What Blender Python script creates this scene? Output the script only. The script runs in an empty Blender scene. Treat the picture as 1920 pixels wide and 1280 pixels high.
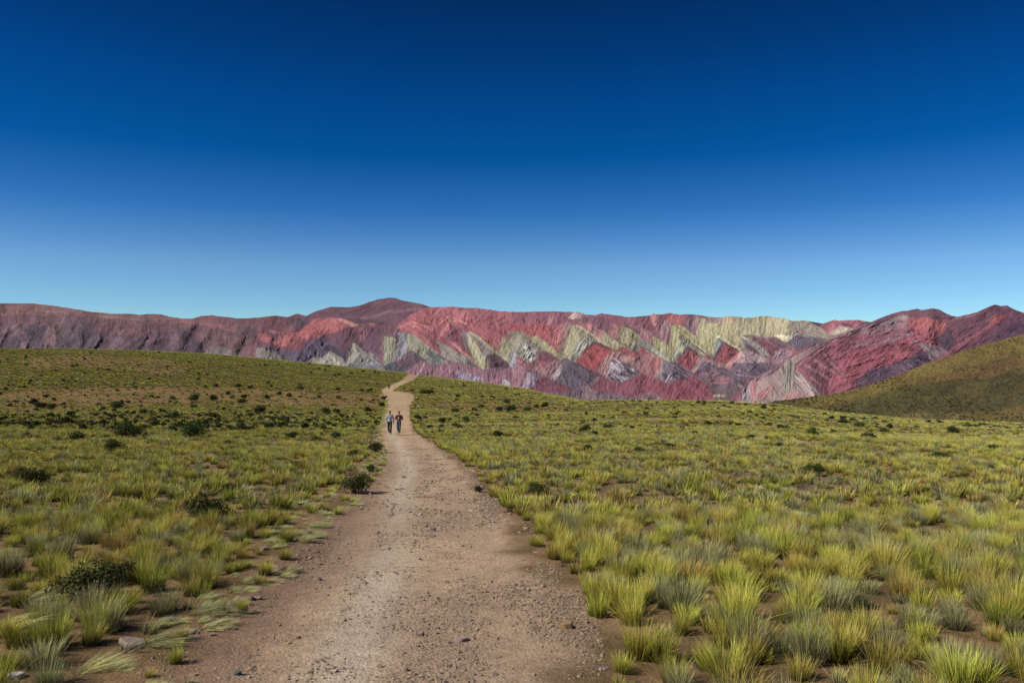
import bpy, math, random
import numpy as np
R = math.radians
rng = np.random.default_rng(7)
random.seed(7)
scene = bpy.context.scene
COL = scene.collection

# ---------------------------------------------------------------- camera
FPX = 1478.0            # focal length in pixels of the 1920 px wide photograph
cam_d = bpy.data.cameras.new('camera')
cam = bpy.data.objects.new('camera', cam_d); COL.objects.link(cam)
cam_d.sensor_width = 36; cam_d.lens = FPX/1920*36
cam_d.clip_start = 0.1; cam_d.clip_end = 60000
cam.location = (0, 0, 0); cam.rotation_euler = (R(90), 0, 0)
scene.camera = cam

# ---------------------------------------------------------------- sky and sun
SUN_EL, SUN_BACK = 39.0, 18.0        # elevation; degrees behind the camera's left
sdir = np.array([-math.cos(R(SUN_EL))*math.cos(R(SUN_BACK)), -math.cos(R(SUN_EL))*math.sin(R(SUN_BACK)), math.sin(R(SUN_EL))])
sun_d = bpy.data.lights.new('sun', 'SUN'); sun_d.energy = 5.0; sun_d.angle = R(0.53); sun_d.color = (1, .955, .88)
sun = bpy.data.objects.new('sun', sun_d); COL.objects.link(sun)
from mathutils import Vector
sun.rotation_euler = Vector(-sdir).to_track_quat('-Z', 'Y').to_euler()
world = bpy.data.worlds.new('World'); scene.world = world; world.use_nodes = True
wn, wl = world.node_tree.nodes, world.node_tree.links
wn.clear()
out = wn.new('ShaderNodeOutputWorld'); bg = wn.new('ShaderNodeBackground'); bg.inputs['Strength'].default_value = 0.15
sky = wn.new('ShaderNodeTexSky'); sky.sky_type = 'NISHITA'; sky.sun_disc = False
sky.sun_elevation = R(SUN_EL); sky.sun_rotation = math.atan2(sdir[0], sdir[1])
sky.altitude = 4300; sky.air_density = 1.0; sky.dust_density = 0.3; sky.ozone_density = 2.0
tc = wn.new('ShaderNodeTexCoord'); sx = wn.new('ShaderNodeSeparateXYZ'); rp = wn.new('ShaderNodeValToRGB'); mx = wn.new('ShaderNodeMix')
mx.data_type = 'RGBA'; mx.blend_type = 'MULTIPLY'; mx.inputs[0].default_value = 1
wl.new(tc.outputs['Generated'], sx.inputs[0]); wl.new(sx.outputs['Z'], rp.inputs[0])
wl.new(sky.outputs[0], mx.inputs[6]); wl.new(rp.outputs[0], mx.inputs[7])
wl.new(mx.outputs[2], bg.inputs[0]); wl.new(bg.outputs[0], out.inputs[0])
SKY_RAMP = [(0.0, (0.4567, 0.6522, 0.6936)), (0.054, (0.4168, 0.6079, 0.6941)), (0.0943, (0.3903, 0.5773, 0.6956)), (0.1603, (0.1218, 0.3859, 0.6432)), (0.2242, (0.0093, 0.2713, 0.5442)), (0.2853, (0.0059, 0.2295, 0.5025)), (0.3432, (0.007, 0.1758, 0.4065)), (0.3947, (0.0082, 0.1371, 0.3222)), (1.0, (0.0066, 0.1097, 0.2578))]
rp.color_ramp.elements[0].position = 0; rp.color_ramp.elements[0].color = (*SKY_RAMP[0][1], 1)
rp.color_ramp.elements[1].position = 1; rp.color_ramp.elements[1].color = (*SKY_RAMP[-1][1], 1)
for p, c in SKY_RAMP[1:-1]:
    e = rp.color_ramp.elements.new(p); e.color = (*c, 1)
vs = scene.view_settings
vs.view_transform = 'Standard'; vs.look = 'None'; vs.gamma = 1; vs.exposure = 0; vs.use_curve_mapping = False
scene.cycles.max_bounces = 5; scene.cycles.diffuse_bounces = 2; scene.cycles.transmission_bounces = 2
scene.cycles.caustics_reflective = False; scene.cycles.caustics_refractive = False

# ---------------------------------------------------------------- helpers
def tag(o, label=None, cat=None, group=None, kind=None):
    if label: o['label'] = label
    if cat: o['category'] = cat
    if group: o['group'] = group
    if kind: o['kind'] = kind
    return o
def lin(c):
    c = np.asarray(c, float)/255.0
    return np.where(c <= .04045, c/12.92, ((c+.055)/1.055)**2.4)
def hsh(ix, iy, seed):
    h = (ix.astype(np.int64)*374761393 + iy.astype(np.int64)*668265263 + seed*974634777) & 0xffffffff
    h = ((h ^ (h >> 13))*1274126177) & 0xffffffff
    h = ((h ^ (h >> 15))*2246822519) & 0xffffffff
    return ((h ^ (h >> 16)) & 0xffffff)/float(0xffffff)
def vnoise(x, y, seed=0):
    x = np.asarray(x, float); y = np.asarray(y, float)
    ix = np.floor(x); iy = np.floor(y); fx = x-ix; fy = y-iy
    fx = fx*fx*(3-2*fx); fy = fy*fy*(3-2*fy)
    a = hsh(ix, iy, seed); b = hsh(ix+1, iy, seed); c = hsh(ix, iy+1, seed); d = hsh(ix+1, iy+1, seed)
    return (a*(1-fx)+b*fx)*(1-fy) + (c*(1-fx)+d*fx)*fy
def fbm(x, y, seed=0, octv=4, gain=.5):
    s = 0; a = 1; t = 0
    for k in range(octv):
        s = s + a*vnoise(x*2**k+17.3*k, y*2**k-9.1*k, seed+k); t += a; a *= gain
    return s/t
def smooth(a, b, x):
    t = np.clip((x-a)/(b-a), 0, 1); return t*t*(3-2*t)
def inpoly(pts, X, Y):
    pts = np.asarray(pts, float); ins = np.zeros(X.shape, bool); n = len(pts)
    for i in range(n):
        x0, y0 = pts[i]; x1, y1 = pts[(i+1) % n]
        if y0 == y1: continue
        c = ((Y < y0) != (Y < y1)) & (X < (x1-x0)*(Y-y0)/(y1-y0)+x0)
        ins ^= c
    return ins
def new_obj(name, me, mat=None, parent=None):
    o = bpy.data.objects.new(name, me); COL.objects.link(o)
    if mat is not None and len(me.materials) == 0: me.materials.append(mat)
    if parent: o.parent = parent
    return o
def mesh_np(name, V, F, cols=None, smooth_=False, attr='Col'):
    """F: (n,3) or (n,4) array"""
    me = bpy.data.meshes.new(name)
    V = np.asarray(V, np.float32); F = np.asarray(F, np.int32); k = F.shape[1]
    me.vertices.add(len(V)); me.vertices.foreach_set('co', V.ravel())
    me.loops.add(F.size); me.loops.foreach_set('vertex_index', F.ravel())
    me.polygons.add(len(F)); me.polygons.foreach_set('loop_start', np.arange(0, F.size, k, dtype=np.int32))
    me.polygons.foreach_set('loop_total', np.full(len(F), k, np.int32))
    if smooth_: me.polygons.foreach_set('use_smooth', np.ones(len(F), bool))
    me.update(calc_edges=True)
    if cols is not None:
        ca = me.color_attributes.new(attr, 'FLOAT_COLOR', 'POINT')
        c4 = np.ones((len(V), 4), np.float32); c4[:, :3] = cols
        ca.data.foreach_set('color', c4.ravel())
    return me
class NT:
    def __init__(s, m): s.n = m.node_tree.nodes; s.l = m.node_tree.links
    def add(s, t, **kw):
        n = s.n.new(t)
        for k, v in kw.items():
            if k.startswith('i_'): n.inputs[int(k[2:]) if k[2:].isdigit() else k[2:].replace('_', ' ')].default_value = v
            else: setattr(n, k, v)
        return n
def col_material(name, rough=.95, spec=.15, var=.25, vscale=3.0, bump=0.0, bscale=40.0, bdist=.02, coords='Object', stretch=None, bump2=None):
    m = bpy.data.materials.new(name); m.use_nodes = True; t = NT(m)
    b = t.n['Principled BSDF']; b.inputs['Roughness'].default_value = rough; b.inputs['Specular IOR Level'].default_value = spec
    at = t.add('ShaderNodeVertexColor', layer_name='Col')
    tcn = t.add('ShaderNodeTexCoord'); src = tcn.outputs[coords]
    if stretch:
        mp = t.add('ShaderNodeMapping'); mp.inputs['Scale'].default_value = stretch; t.l.new(src, mp.inputs[0]); src = mp.outputs[0]
    nz = t.add('ShaderNodeTexNoise'); nz.inputs['Scale'].default_value = vscale; nz.inputs['Detail'].default_value = 8; nz.inputs['Roughness'].default_value = .7
    t.l.new(src, nz.inputs['Vector'])
    mr = t.add('ShaderNodeMapRange'); mr.inputs[1].default_value = .3; mr.inputs[2].default_value = .7; mr.inputs[3].default_value = 1-var; mr.inputs[4].default_value = 1+var
    t.l.new(nz.outputs[0], mr.inputs[0])
    mm = t.add('ShaderNodeVectorMath', operation='SCALE'); t.l.new(at.outputs[0], mm.inputs[0]); t.l.new(mr.outputs[0], mm.inputs['Scale'])
    t.l.new(mm.outputs[0], b.inputs['Base Color'])
    if bump:
        n2 = t.add('ShaderNodeTexNoise'); n2.inputs['Scale'].default_value = bscale; n2.inputs['Detail'].default_value = 6; n2.inputs['Roughness'].default_value = .65
        t.l.new(src, n2.inputs['Vector'])
        bp = t.add('ShaderNodeBump'); bp.inputs['Strength'].default_value = bump; bp.inputs['Distance'].default_value = bdist
        t.l.new(n2.outputs[0], bp.inputs['Height']); t.l.new(bp.outputs[0], b.inputs['Normal'])
    return m
def plain_material(name, rgb, rough=.8, spec=.2, var=.15, vscale=8):
    m = bpy.data.materials.new(name); m.use_nodes = True; t = NT(m)
    b = t.n['Principled BSDF']; b.inputs['Roughness'].default_value = rough; b.inputs['Specular IOR Level'].default_value = spec
    tcn = t.add('ShaderNodeTexCoord'); nz = t.add('ShaderNodeTexNoise'); nz.inputs['Scale'].default_value = vscale; nz.inputs['Detail'].default_value = 5
    t.l.new(tcn.outputs['Object'], nz.inputs['Vector'])
    mr = t.add('ShaderNodeMapRange'); mr.inputs[1].default_value = .3; mr.inputs[2].default_value = .7; mr.inputs[3].default_value = 1-var; mr.inputs[4].default_value = 1+var
    t.l.new(nz.outputs[0], mr.inputs[0])
    mm = t.add('ShaderNodeVectorMath', operation='SCALE'); mm.inputs[0].default_value = rgb; t.l.new(mr.outputs[0], mm.inputs['Scale'])
    t.l.new(mm.outputs[0], b.inputs['Base Color'])
    return m

# ---------------------------------------------------------------- ground height
CX = np.array([-900, 0, 100, 250, 370, 500, 600, 647, 761, 787, 870, 980, 1028, 1098, 1200, 1350, 1455, 1563, 1706, 1915, 2800.])
CY = np.array([650, 655, 655, 658, 663, 674, 683, 688, 699, 704.6, 713, 729, 739.7, 752, 753, 754, 762, 776.6, 788, 795, 800])
DX = np.array([-900, 0, 400, 780, 960, 1060, 1150, 1300, 1600, 1900, 2800.])
DD = np.array([240, 260, 310, 400, 310, 230, 175, 145, 115, 105, 100.])
EYE, SN = 1.8, .09
def groundT(u, d):
    px = 960+u*FPX
    yc = np.interp(px, CX, CY); D = np.interp(px, DX, DD)
    sc = (yc-640)/FPX - EYE/D
    S = smooth(0, 1, d/D)
    t = EYE/d + SN + (sc-SN)*S
    over = np.maximum(d-D, 0)/(1.6*D)
    return t + .16*(1-np.exp(-over**2))
def relief(x, y):
    d = np.maximum(y, 0)
    n1 = (fbm(x/14, y/14, 11, 2)-.5)*.7*smooth(12, 60, d)
    n2 = (fbm(x/1.7, y/1.7, 21, 3)-.5)*.10*(1-smooth(60, 120, d))
    n3 = (vnoise(x/.33, y/.33, 31)-.5)*.022*(1-smooth(12, 25, d))
    return n1+n2+n3
def H(x, y):
    x = np.asarray(x, float); y = np.asarray(y, float)
    yy = np.maximum(y, 3.0)
    u = np.clip(x/yy, -1.3, 1.3)
    z = -yy*groundT(u, yy)
    z = z + np.where(y < 3, (3-y)*SN*.0 + (3.0-y)*SN, 0)
    return z + relief(x, y)
def to_ground(px, py):
    """point of the ground seen at a photograph pixel"""
    u = (px-960)/FPX; t = (py-640)/FPX
    D = float(np.interp(px, DX, DD))
    lo, hi = 3.0, D*1.05
    for _ in range(40):
        m = (lo*hi)**.5
        tm = -float(H(u*m, m))/m
        if tm > t: lo = m
        else: hi = m
    return u*m, m, float(H(u*m, m))
def project(x, y, z=None):
    if z is None: z = H(x, y)
    yy = np.maximum(y, .5)
    return 960+x/yy*FPX, 640-z/yy*FPX

PE = np.array([  # photo row, left and right edge of the trodden path
 (703,764,785),(706,760,783),(713,753,776),(720,735,757),(728,719,741),(733,713,738),(736,712,768),(739,711,775),(744,714,778),(750,721,777),(760,724,769),
 (790,716,771),(812,708,779),(850,712,852-12),(880,700,880),(920,662,905),(960,612,955),(1000,570,992),(1050,520,1016),(1100,455,1062),
 (1150,400,1095),(1200,350,1108),(1280,280,1112),(1500,60,1180),(2200,-700,1500)], float)
def path_edges(py):
    return np.interp(py, PE[:, 0], PE[:, 1]), np.interp(py, PE[:, 0], PE[:, 2])
BARE = [  # brown bare patches (photo polygons) and how bare they are
 ([(0,735),(200,725),(420,728),(560,732),(712,738),(712,765),(560,760),(420,752),(240,760),(110,770),(0,772)], .8),
 ([(30,668),(150,664),(300,672),(360,690),(300,700),(180,688),(60,690)], .55),
 ([(800,752),(900,750),(1040,760),(1080,772),(980,778),(860,775),(790,765)], .5),
 ([(1440,805),(1640,812),(1600,835),(1450,830)], .4),
 ([(1480,880),(1560,885),(1540,900),(1470,895)], .4),
 ([(390,990),(520,985),(480,1010),(400,1010)], .4)]
def bareness(px, py):
    w = np.zeros(np.shape(px))
    wx = px+(fbm(px/30, py/7, 5, 3)-.5)*60; wy = py+(fbm(px/30, py/7, 6, 3)-.5)*14
    for pts, s in BARE: w = np.where(inpoly(pts, wx, wy), np.maximum(w, s), w)
    return w

# ---------------------------------------------------------------- ground and path meshes
LIT = .97
def alb(c): return lin(c)/LIT
rows = list(np.linspace(-40, 2.6, 26)[:-1])
s = 1/2.6
while s > 1/60: rows.append(1/s); s -= .00118
r_ = rows[-1]
while r_ < 620: rows.append(r_*1.02); r_ = rows[-1]
while r_ < 3300: rows.append(r_*1.12); r_ = rows[-1]
rows = np.array(rows)
us = np.concatenate([np.linspace(-3, -.76, 22)[:-1], np.arange(-.76, .76, .0027), np.linspace(.76, 3, 22)])
Yg, Ug = np.meshgrid(rows, us, indexing='ij')
Xg = Ug*np.where(Yg > 2.6, Yg, 2.6+(2.6-Yg)*.4)
Zg = H(Xg, Yg)
PXg, PYg = project(Xg, Yg, Zg)
PYf = np.where(Yg < 2.6, 2200, np.minimum(PYg, 2200)); PXf = np.where(Yg < 2.6, 960+Xg/2.6*FPX, PXg)
# row without small relief, so that the edge stays smooth
Lq, Rq = path_edges(PYf)
ww = np.maximum(Rq-Lq, 1)
wob = (fbm(Xg/1.3, Yg/1.3, 41, 4)-.5)*.9*FPX/np.maximum(Yg, 4)+(vnoise(Xg/.25, Yg/.25, 44)-.5)*.12*FPX/np.maximum(Yg, 4)
dl = (PXf+wob-Lq); dr = (Rq-PXf+wob)
inside = np.minimum(dl, dr)/FPX*np.maximum(Yg, 3)      # metres inside the edge
Dg = np.interp(np.clip(PXf, -900, 2800), DX, DD)
vis = Yg < Dg*1.3
inside = np.where(vis, inside, -5)
frac = np.clip((PXf-Lq)/ww, 0, 1)
soil = alb((114, 93, 66)); stony = alb((176, 149, 123)); pale = alb((196, 180, 158)); farp = alb((188, 158, 124)); veg = alb((98, 88, 38)); dirt2 = alb((138, 111, 90))
n1 = fbm(Xg/2.2, Yg/5.0, 51, 4); n2 = fbm(Xg/.5, Yg/.6, 52, 4); n3 = fbm(Xg/12, Yg/12, 53, 3)
def mixc(a, b, w): return a*(1-w[..., None]) + b*w[..., None]
C = np.broadcast_to(soil, Xg.shape+(3,)).copy()
C = mixc(C, np.broadcast_to(alb((138, 111, 80)), C.shape), smooth(.4, .65, n2))
bare = bareness(PXf, PYf)
fardist = smooth(25, 160, Yg)
C = mixc(C, np.broadcast_to(veg, C.shape), fardist*(1-bare)*.75)
C = mixc(C, np.broadcast_to(alb((134, 108, 70)), C.shape), bare*.7)
C = C*(.8+.4*n3)[..., None]
pcol = mixc(np.broadcast_to(stony, C.shape), np.broadcast_to(farp, C.shape), smooth(25, 90, Yg))
band = np.exp(-((frac-.42+.05*smooth(8, 20, Yg))/.095)**2)*smooth(.25, .6, n1+.08)*(1-smooth(60, 140, Yg))
pcol = mixc(pcol, np.broadcast_to(pale, C.shape), np.clip(band*.68, 0, 1))
leftd = (1-smooth(.05, .34, frac))*(1-smooth(12, 40, Yg))
pcol = mixc(pcol, np.broadcast_to(dirt2, C.shape), leftd)
rightd = smooth(.86, 1, frac)*(1-smooth(20, 60, Yg))*.6
pcol = mixc(pcol, np.broadcast_to(dirt2, C.shape), rightd)
pcol = pcol*((.88+.24*n2)*(.84+.34*fbm(Xg/.7, Yg/5, 57, 3)))[..., None]
C = mixc(C, pcol, smooth(-.12, .3, inside+(n2-.5)*.4))
Zg = Zg - .03*smooth(0, .8, inside)*(1-smooth(60, 120, Yg))
nr, nc = Xg.shape
idx = np.arange(nr*nc).reshape(nr, nc)
Fq = np.stack([idx[:-1, :-1], idx[:-1, 1:], idx[1:, 1:], idx[1:, :-1]], -1).reshape(-1, 4)
ic = (inside[:-1, :-1]+inside[1:, 1:]).ravel()/2 > 0
Vg = np.stack([Xg, Yg, Zg], -1).reshape(-1, 3); Cg = C.reshape(-1, 3)
soil_m = col_material('soil', spec=.03, var=.28, vscale=9, bump=1.0, bscale=30, bdist=.03)
def sub(name, mask):
    f = Fq[mask]; used, inv = np.unique(f, return_inverse=True)
    return new_obj(name, mesh_np(name, Vg[used], inv.reshape(f.shape), Cg[used], True), soil_m)
tag(sub('ground', ~ic), kind='structure'); tag(sub('path', ic), kind='structure')

# ---------------------------------------------------------------- mountains
CROP = {1: (0, 550, 8), 2: (240, 550, 8), 3: (480, 550, 8), 4: (720, 570, 8), 5: (960, 580, 7.1125), 6: (1200, 580, 7.1125), 7: (1380, 570, 6.4), 8: (1600, 560, 6)}
def cp(c, pts):
    ox, oy, s = CROP[c]; return [(ox+x/s, oy+y/s) for x, y in pts]
def soften(P, w, n=40):
    b = P.C.copy()
    for _ in range(n): b = (np.roll(b, 3, 0)+np.roll(b, -3, 0)+np.roll(b, 3, 1)+np.roll(b, -3, 1))/4
    P.C = P.C*(1-w)+b*w
def strata_lines(P, v, u, wv, k, seed, amp=1.5, mask=1.0):
    """thin dark beds and proud ledges following the coordinate v, broken up along u"""
    n = vnoise(v/wv, u/70, seed); n2 = vnoise(v/(wv*.45), u/40, seed+1)
    l1 = smooth(.78, .97, 1-np.abs(2*n-1)); l2 = smooth(.70, .97, 1-np.abs(2*n2-1))
    br = smooth(.3, .6, fbm(u/16, v/12, seed+2, 2))*mask
    P.C *= (1-k*l1*br-.6*k*l2*br+.35*k*br*(n2-.5)*2)[..., None]
    P.R += (n-.5)*amp*2*br-l1*amp*br
class Painter:
    def __init__(s, x0, x1, y0, y1, step, base, seed):
        s.xs = np.arange(x0, x1+step, step); s.ys = np.arange(y0, y1+step, step)
        s.X, s.Y = np.meshgrid(s.xs, s.ys); s.seed = seed
        X, Y = s.X, s.Y
        s.WX = X + (fbm(X/14, Y/14, seed+1, 3)-.5)*6 + (fbm(X/3.2, Y/3.2, seed+2, 2)-.5)*2.4
        s.WY = Y + (fbm(X/14, Y/14, seed+3, 3)-.5)*5 + (fbm(X/3.2, Y/3.2, seed+4, 2)-.5)*2.0
        s.C = np.broadcast_to(lin(base), X.shape+(3,)).copy()
        s.R = np.zeros(X.shape); s.N = np.zeros(X.shape); s.cache = {}
    def streak(s, ang, w=2.0, L=16.0):
        k = (ang, w, L)
        if k not in s.cache:
            a = R(ang); X, Y = s.WX*.5+s.X*.5, s.WY*.5+s.Y*.5
            u = X*math.cos(a)-Y*math.sin(a); v = X*math.sin(a)+Y*math.cos(a)     # u runs along a line rising to the right at ang
            w_ = w*1.25
            n = .3*vnoise(u/L/2.2, v/w_/2.6, s.seed+50+int(ang))+.4*vnoise(u/L, v/w_, s.seed+60+int(ang)) + .3*vnoise(u/L*2, v/w_*2.3, s.seed+70+int(ang))
            s.cache[k] = (n-.5)*1.35
        return s.cache[k]
    def poly(s, pts, col, ang=80, var=.5, alt=None, soft=1.0, w=2.0, L=14.0):
        p = np.asarray(pts); m = 12
        i0, i1 = np.searchsorted(s.ys, [p[:, 1].min()-m, p[:, 1].max()+m]); j0, j1 = np.searchsorted(s.xs, [p[:, 0].min()-m, p[:, 0].max()+m])
        if i1 <= i0 or j1 <= j0: return
        sl = np.s_[i0:i1, j0:j1]
        ins = inpoly(pts, s.WX[sl], s.WY[sl]).astype(float)
        for _ in range(2): ins[1:-1, 1:-1] = (ins[1:-1, 1:-1]*2+ins[:-2, 1:-1]+ins[2:, 1:-1]+ins[1:-1, :-2]+ins[1:-1, 2:])/6
        n = s.streak(ang, w, L)[sl]
        c = np.broadcast_to(lin(col), ins.shape+(3,))
        if alt is not None: c = c*(1-smooth(-.05, .2, n)[..., None]) + lin(alt)*smooth(-.05, .2, n)[..., None]
        c = c*(1+var*n*2.7)[..., None]
        k = ins[..., None]*soft
        s.C[sl] = s.C[sl]*(1-k)+c*k
        s.N[sl] = s.N[sl]*(1-ins*soft)+n*ins*soft*(.5+var)
    def stroke(s, pts, width, col, k=.85):
        p = np.asarray(pts); m = width+10
        i0, i1 = np.searchsorted(s.ys, [p[:, 1].min()-m, p[:, 1].max()+m]); j0, j1 = np.searchsorted(s.xs, [p[:, 0].min()-m, p[:, 0].max()+m])
        sl = np.s_[i0:i1, j0:j1]; X, Y = s.WX[sl], s.WY[sl]
        d = np.full(X.shape, 1e9)
        for (ax, ay), (bx, by) in zip(pts[:-1], pts[1:]):
            vx, vy = bx-ax, by-ay; t = np.clip(((X-ax)*vx+(Y-ay)*vy)/(vx*vx+vy*vy), 0, 1)
            d = np.minimum(d, np.hypot(X-ax-t*vx, Y-ay-t*vy))
        w = (1-smooth(width*.35, width*.75, d))*k*(.65+.7*vnoise(X/4, Y/4, s.seed+90))
        w = np.clip(w, 0, 1)[..., None]
        s.C[sl] = s.C[sl]*(1-w)+lin(col)*w
    def tent(s, apex, L, Rr, amp=1.0, rot=0):
        X, Y = s.X*.4+s.WX*.6, s.Y*.4+s.WY*.6
        def dist(a, b):     # signed distance to the line a-b, positive on the right-hand side
            vx, vy = b[0]-a[0], b[1]-a[1]; n = math.hypot(vx, vy)
            return ((X-a[0])*vy-(Y-a[1])*vx)/n
        d1 = dist(apex, L); d2 = -dist(apex, Rr); d3 = -dist(Rr, L)
        # orientation: inside is where all are positive
        cx, cy = (apex[0]+L[0]+Rr[0])/3, (apex[1]+L[1]+Rr[1])/3
        def fix(d, a, b):
            vx, vy = b[0]-a[0], b[1]-a[1]
            return d*np.sign(((cx-a[0])*vy-(cy-a[1])*vx))*1.0
        d1 = fix(dist(apex, L), apex, L); d2 = fix(dist(apex, Rr), apex, Rr); d3 = fix(dist(L, Rr), L, Rr)
        h = np.minimum(np.minimum(d1, d2*1.0), d3*.9)
        s.R += np.clip(h, 0, 26)*amp
        e = np.minimum(d1, d2); wgt = smooth(-16, -2, e)*smooth(-10, 2, d3)*(1-smooth(20, 40, e))*min(amp*1.3, 1)
        bn = .55*vnoise(e*.42+7, apex[0]+X*.01, s.seed+33)+.45*vnoise(e*.95, apex[0]+X*.02+5, s.seed+34)-.5
        s.C *= (1+1.25*bn*wgt)[..., None]; s.R += bn*wgt*2.2
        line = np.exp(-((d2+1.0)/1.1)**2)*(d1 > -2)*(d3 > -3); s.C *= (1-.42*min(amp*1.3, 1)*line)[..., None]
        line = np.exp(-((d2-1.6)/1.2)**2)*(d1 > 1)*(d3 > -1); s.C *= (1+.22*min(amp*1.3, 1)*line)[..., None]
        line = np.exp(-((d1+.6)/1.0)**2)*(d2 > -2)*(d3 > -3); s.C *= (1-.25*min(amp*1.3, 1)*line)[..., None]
    def blur(s, n=1):
        for _ in range(n):
            r = s.R; r = (np.roll(r, 1, 0)+np.roll(r, -1, 0)+r*2)/4; s.R = (np.roll(r, 1, 1)+np.roll(r, -1, 1)+r*2)/4

def crest_row(crest, X, amp, seed):
    p = np.asarray(crest, float)
    return np.interp(X, p[:, 0], p[:, 1]) + (fbm(X/9, X*0+3, seed, 3)-.5)*amp

def build_mountain(name, P, crest, depth_crest, depth_base, base_row, mat, jag=2.0, relief_px=1.0, gul=(80, 5, 30, 3.0), jseed=5, lit=LIT, back=True, dfun=None, vfine=.18, strata=3.2, sat=.76, gain=1.0):
    """One shell of real ground: the front face from foot to crest with its relief, and the far side dropping behind the crest."""
    X = P.xs; cr = crest_row(crest, X, jag, jseed)
    nrow = len(P.ys); f = np.linspace(0, 1, nrow)             # 0 at the crest
    rowY = cr[None, :]+(base_row-cr[None, :])*f[:, None]
    Xr = np.broadcast_to(X[None, :], rowY.shape)
    # sample painter by bilinear rows
    yi = np.clip((rowY-P.ys[0])/(P.ys[1]-P.ys[0]), 0, nrow-1.001); i0 = yi.astype(int); a = yi-i0
    jj = np.broadcast_to(np.arange(len(X))[None, :], rowY.shape)
    C = P.C[i0, jj]*(1-a)[..., None]+P.C[i0+1, jj]*a[..., None]
    RR = P.R+P.N*strata
    Rl = RR[i0, jj]*(1-a)+RR[i0+1, jj]*a
    top_ = cr.min(); D = depth_base+(depth_crest-depth_base)*np.clip((base_row-rowY)/(base_row-top_), 0, 1)**1.15
    if dfun is not None: D = D+dfun(Xr, rowY)
    mpp = D/FPX
    wx = (fbm(Xr/22, rowY/22, 67+jseed, 2)-.5)*26
    g = (1-np.abs(2*fbm((Xr+wx)/gul[1]+rowY/gul[2]*.4, rowY/gul[2], 77+jseed, 3)-1))*smooth(.25, .7, fbm(Xr/18, rowY/12, 57+jseed, 2))
    g2 = fbm(Xr/5, rowY/7, 87+jseed, 3)
    big = fbm(Xr/38, rowY/60, 97+jseed, 2)
    fade = smooth(0, .06, f[:, None])
    D = D - (Rl*relief_px + (g-.4)*gul[3]*1.1*fade + (g2-.5)*gul[3]*.6 + (big-.5)*20*relief_px)*mpp
    V = np.stack([(Xr-960)/FPX*D, D, -(rowY-640)/FPX*D], -1)
    lum = C@np.array([.3, .55, .15]); C = (lum[..., None]*(1-sat)+C*sat)*gain
    C = C*(1+vfine*2*(fbm(Xr/1.6, rowY/2.6, 107+jseed, 3)-.5))[..., None]
    if back:
        nb = 10; V2 = []; top = V[0]
        for k in range(1, nb+1):
            b = top.copy(); b[:, 1] += k*depth_crest*.03; b[:, 2] -= (k*.03*depth_crest)*.55; b[:, 0] *= 1
            V2.append(b)
        V = np.concatenate([np.stack(V2[::-1]), V]); C = np.concatenate([np.broadcast_to(C[0], (nb,)+C[0].shape), C])
    nr, nc = V.shape[:2]; idx = np.arange(nr*nc).reshape(nr, nc)
    F = np.stack([idx[1:, :-1], idx[1:, 1:], idx[:-1, 1:], idx[:-1, :-1]], -1).reshape(-1, 4)
    me = mesh_np(name, V.reshape(-1, 3), F, np.clip((C.reshape(-1, 3)*.95+np.array([.012, .009, .011]))/lit, .01, .9), True)
    o = new_obj(name, me, mat); tag(o, kind='structure'); return o, V

rock = col_material('banded_rock', var=.10, vscale=.05, bump=.35, bscale=.14, bdist=3)
# --- main range
P = Painter(-110, 1760, 560, 800, 1.0, (128, 80, 90), 300)
# left part, dull purple brown
P.poly([(-120, 540), (480, 540), (600, 596), (480, 640), (420, 700), (-120, 700)], (116, 78, 82), 18, .35, (98, 70, 78), w=3, L=34)
P.poly([(-120, 540), (62, 560), (200, 580), (330, 585), (440, 590), (430, 612), (300, 604), (150, 592), (60, 590), (-120, 596)], (136, 92, 88), 6, .4, (116, 80, 82), w=2.2, L=30)
P.poly([(-120, 610), (60, 606), (240, 630), (380, 640), (380, 700), (-120, 700)], (88, 67, 78), 35, .5, (104, 78, 86), w=3, L=20, soft=.8)
def q(c, pts, *a, **k):
    if c in (1, 2): k['soft'] = .6
    P.poly(cp(c, pts), *a, **k)
q(1, [(60,700),(200,620),(320,660),(330,830),(0,830)], (68,58,72), 60, .3)
q(1, [(420,450),(700,520),(640,830),(430,830),(400,640)], (72,61,74), 70, .3)
q(1, [(950,400),(1250,350),(1500,600),(1400,830),(840,830),(850,560)], (84,70,78), 70, .25)
q(1, [(720,500),(800,440),(950,390),(900,480),(840,560),(850,660),(820,840),(640,840),(680,700)], (150,112,110), 12, .7, (128,92,96), w=1.5, L=8)  # lit rib: its sunlit tone is put into the rock colour
q(1, [(240,520),(330,560),(400,640),(435,740),(420,840),(300,840),(320,700),(200,600)], (124,94,102), 12, .6, w=1.6, L=8)
q(1, [(130,520),(250,440),(390,380),(340,430),(220,500),(140,550)], (168,128,96), 30, .3)
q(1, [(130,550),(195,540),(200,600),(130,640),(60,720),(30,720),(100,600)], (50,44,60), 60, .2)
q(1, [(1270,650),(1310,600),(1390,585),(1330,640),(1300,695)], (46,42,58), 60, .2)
q(1, [(1150,770),(1230,690),(1280,690),(1210,760)], (124,100,112), 60, .3)
q(1, [(1750,620),(1840,530),(1870,570),(1810,625)], (160,112,118), 60, .3)
q(1, [(1640,700),(1760,640),(1860,760),(1700,800)], (118,96,112), 60, .8, (76,64,82))
q(1, [(640,250),(1080,270),(1060,310),(880,320),(700,280)], (150,110,106), 4, .6, w=1.5, L=12)
q(1, [(1440,340),(1800,340),(1900,370),(1650,375)], (148,104,102), 4, .5, w=1.5, L=12)
q(2, [(700,360),(960,390),(1200,430),(1450,475),(1665,520),(1640,575),(1500,560),(1250,510),(950,460),(800,420)], (160,96,96), -12, .4, w=1.6)
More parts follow.
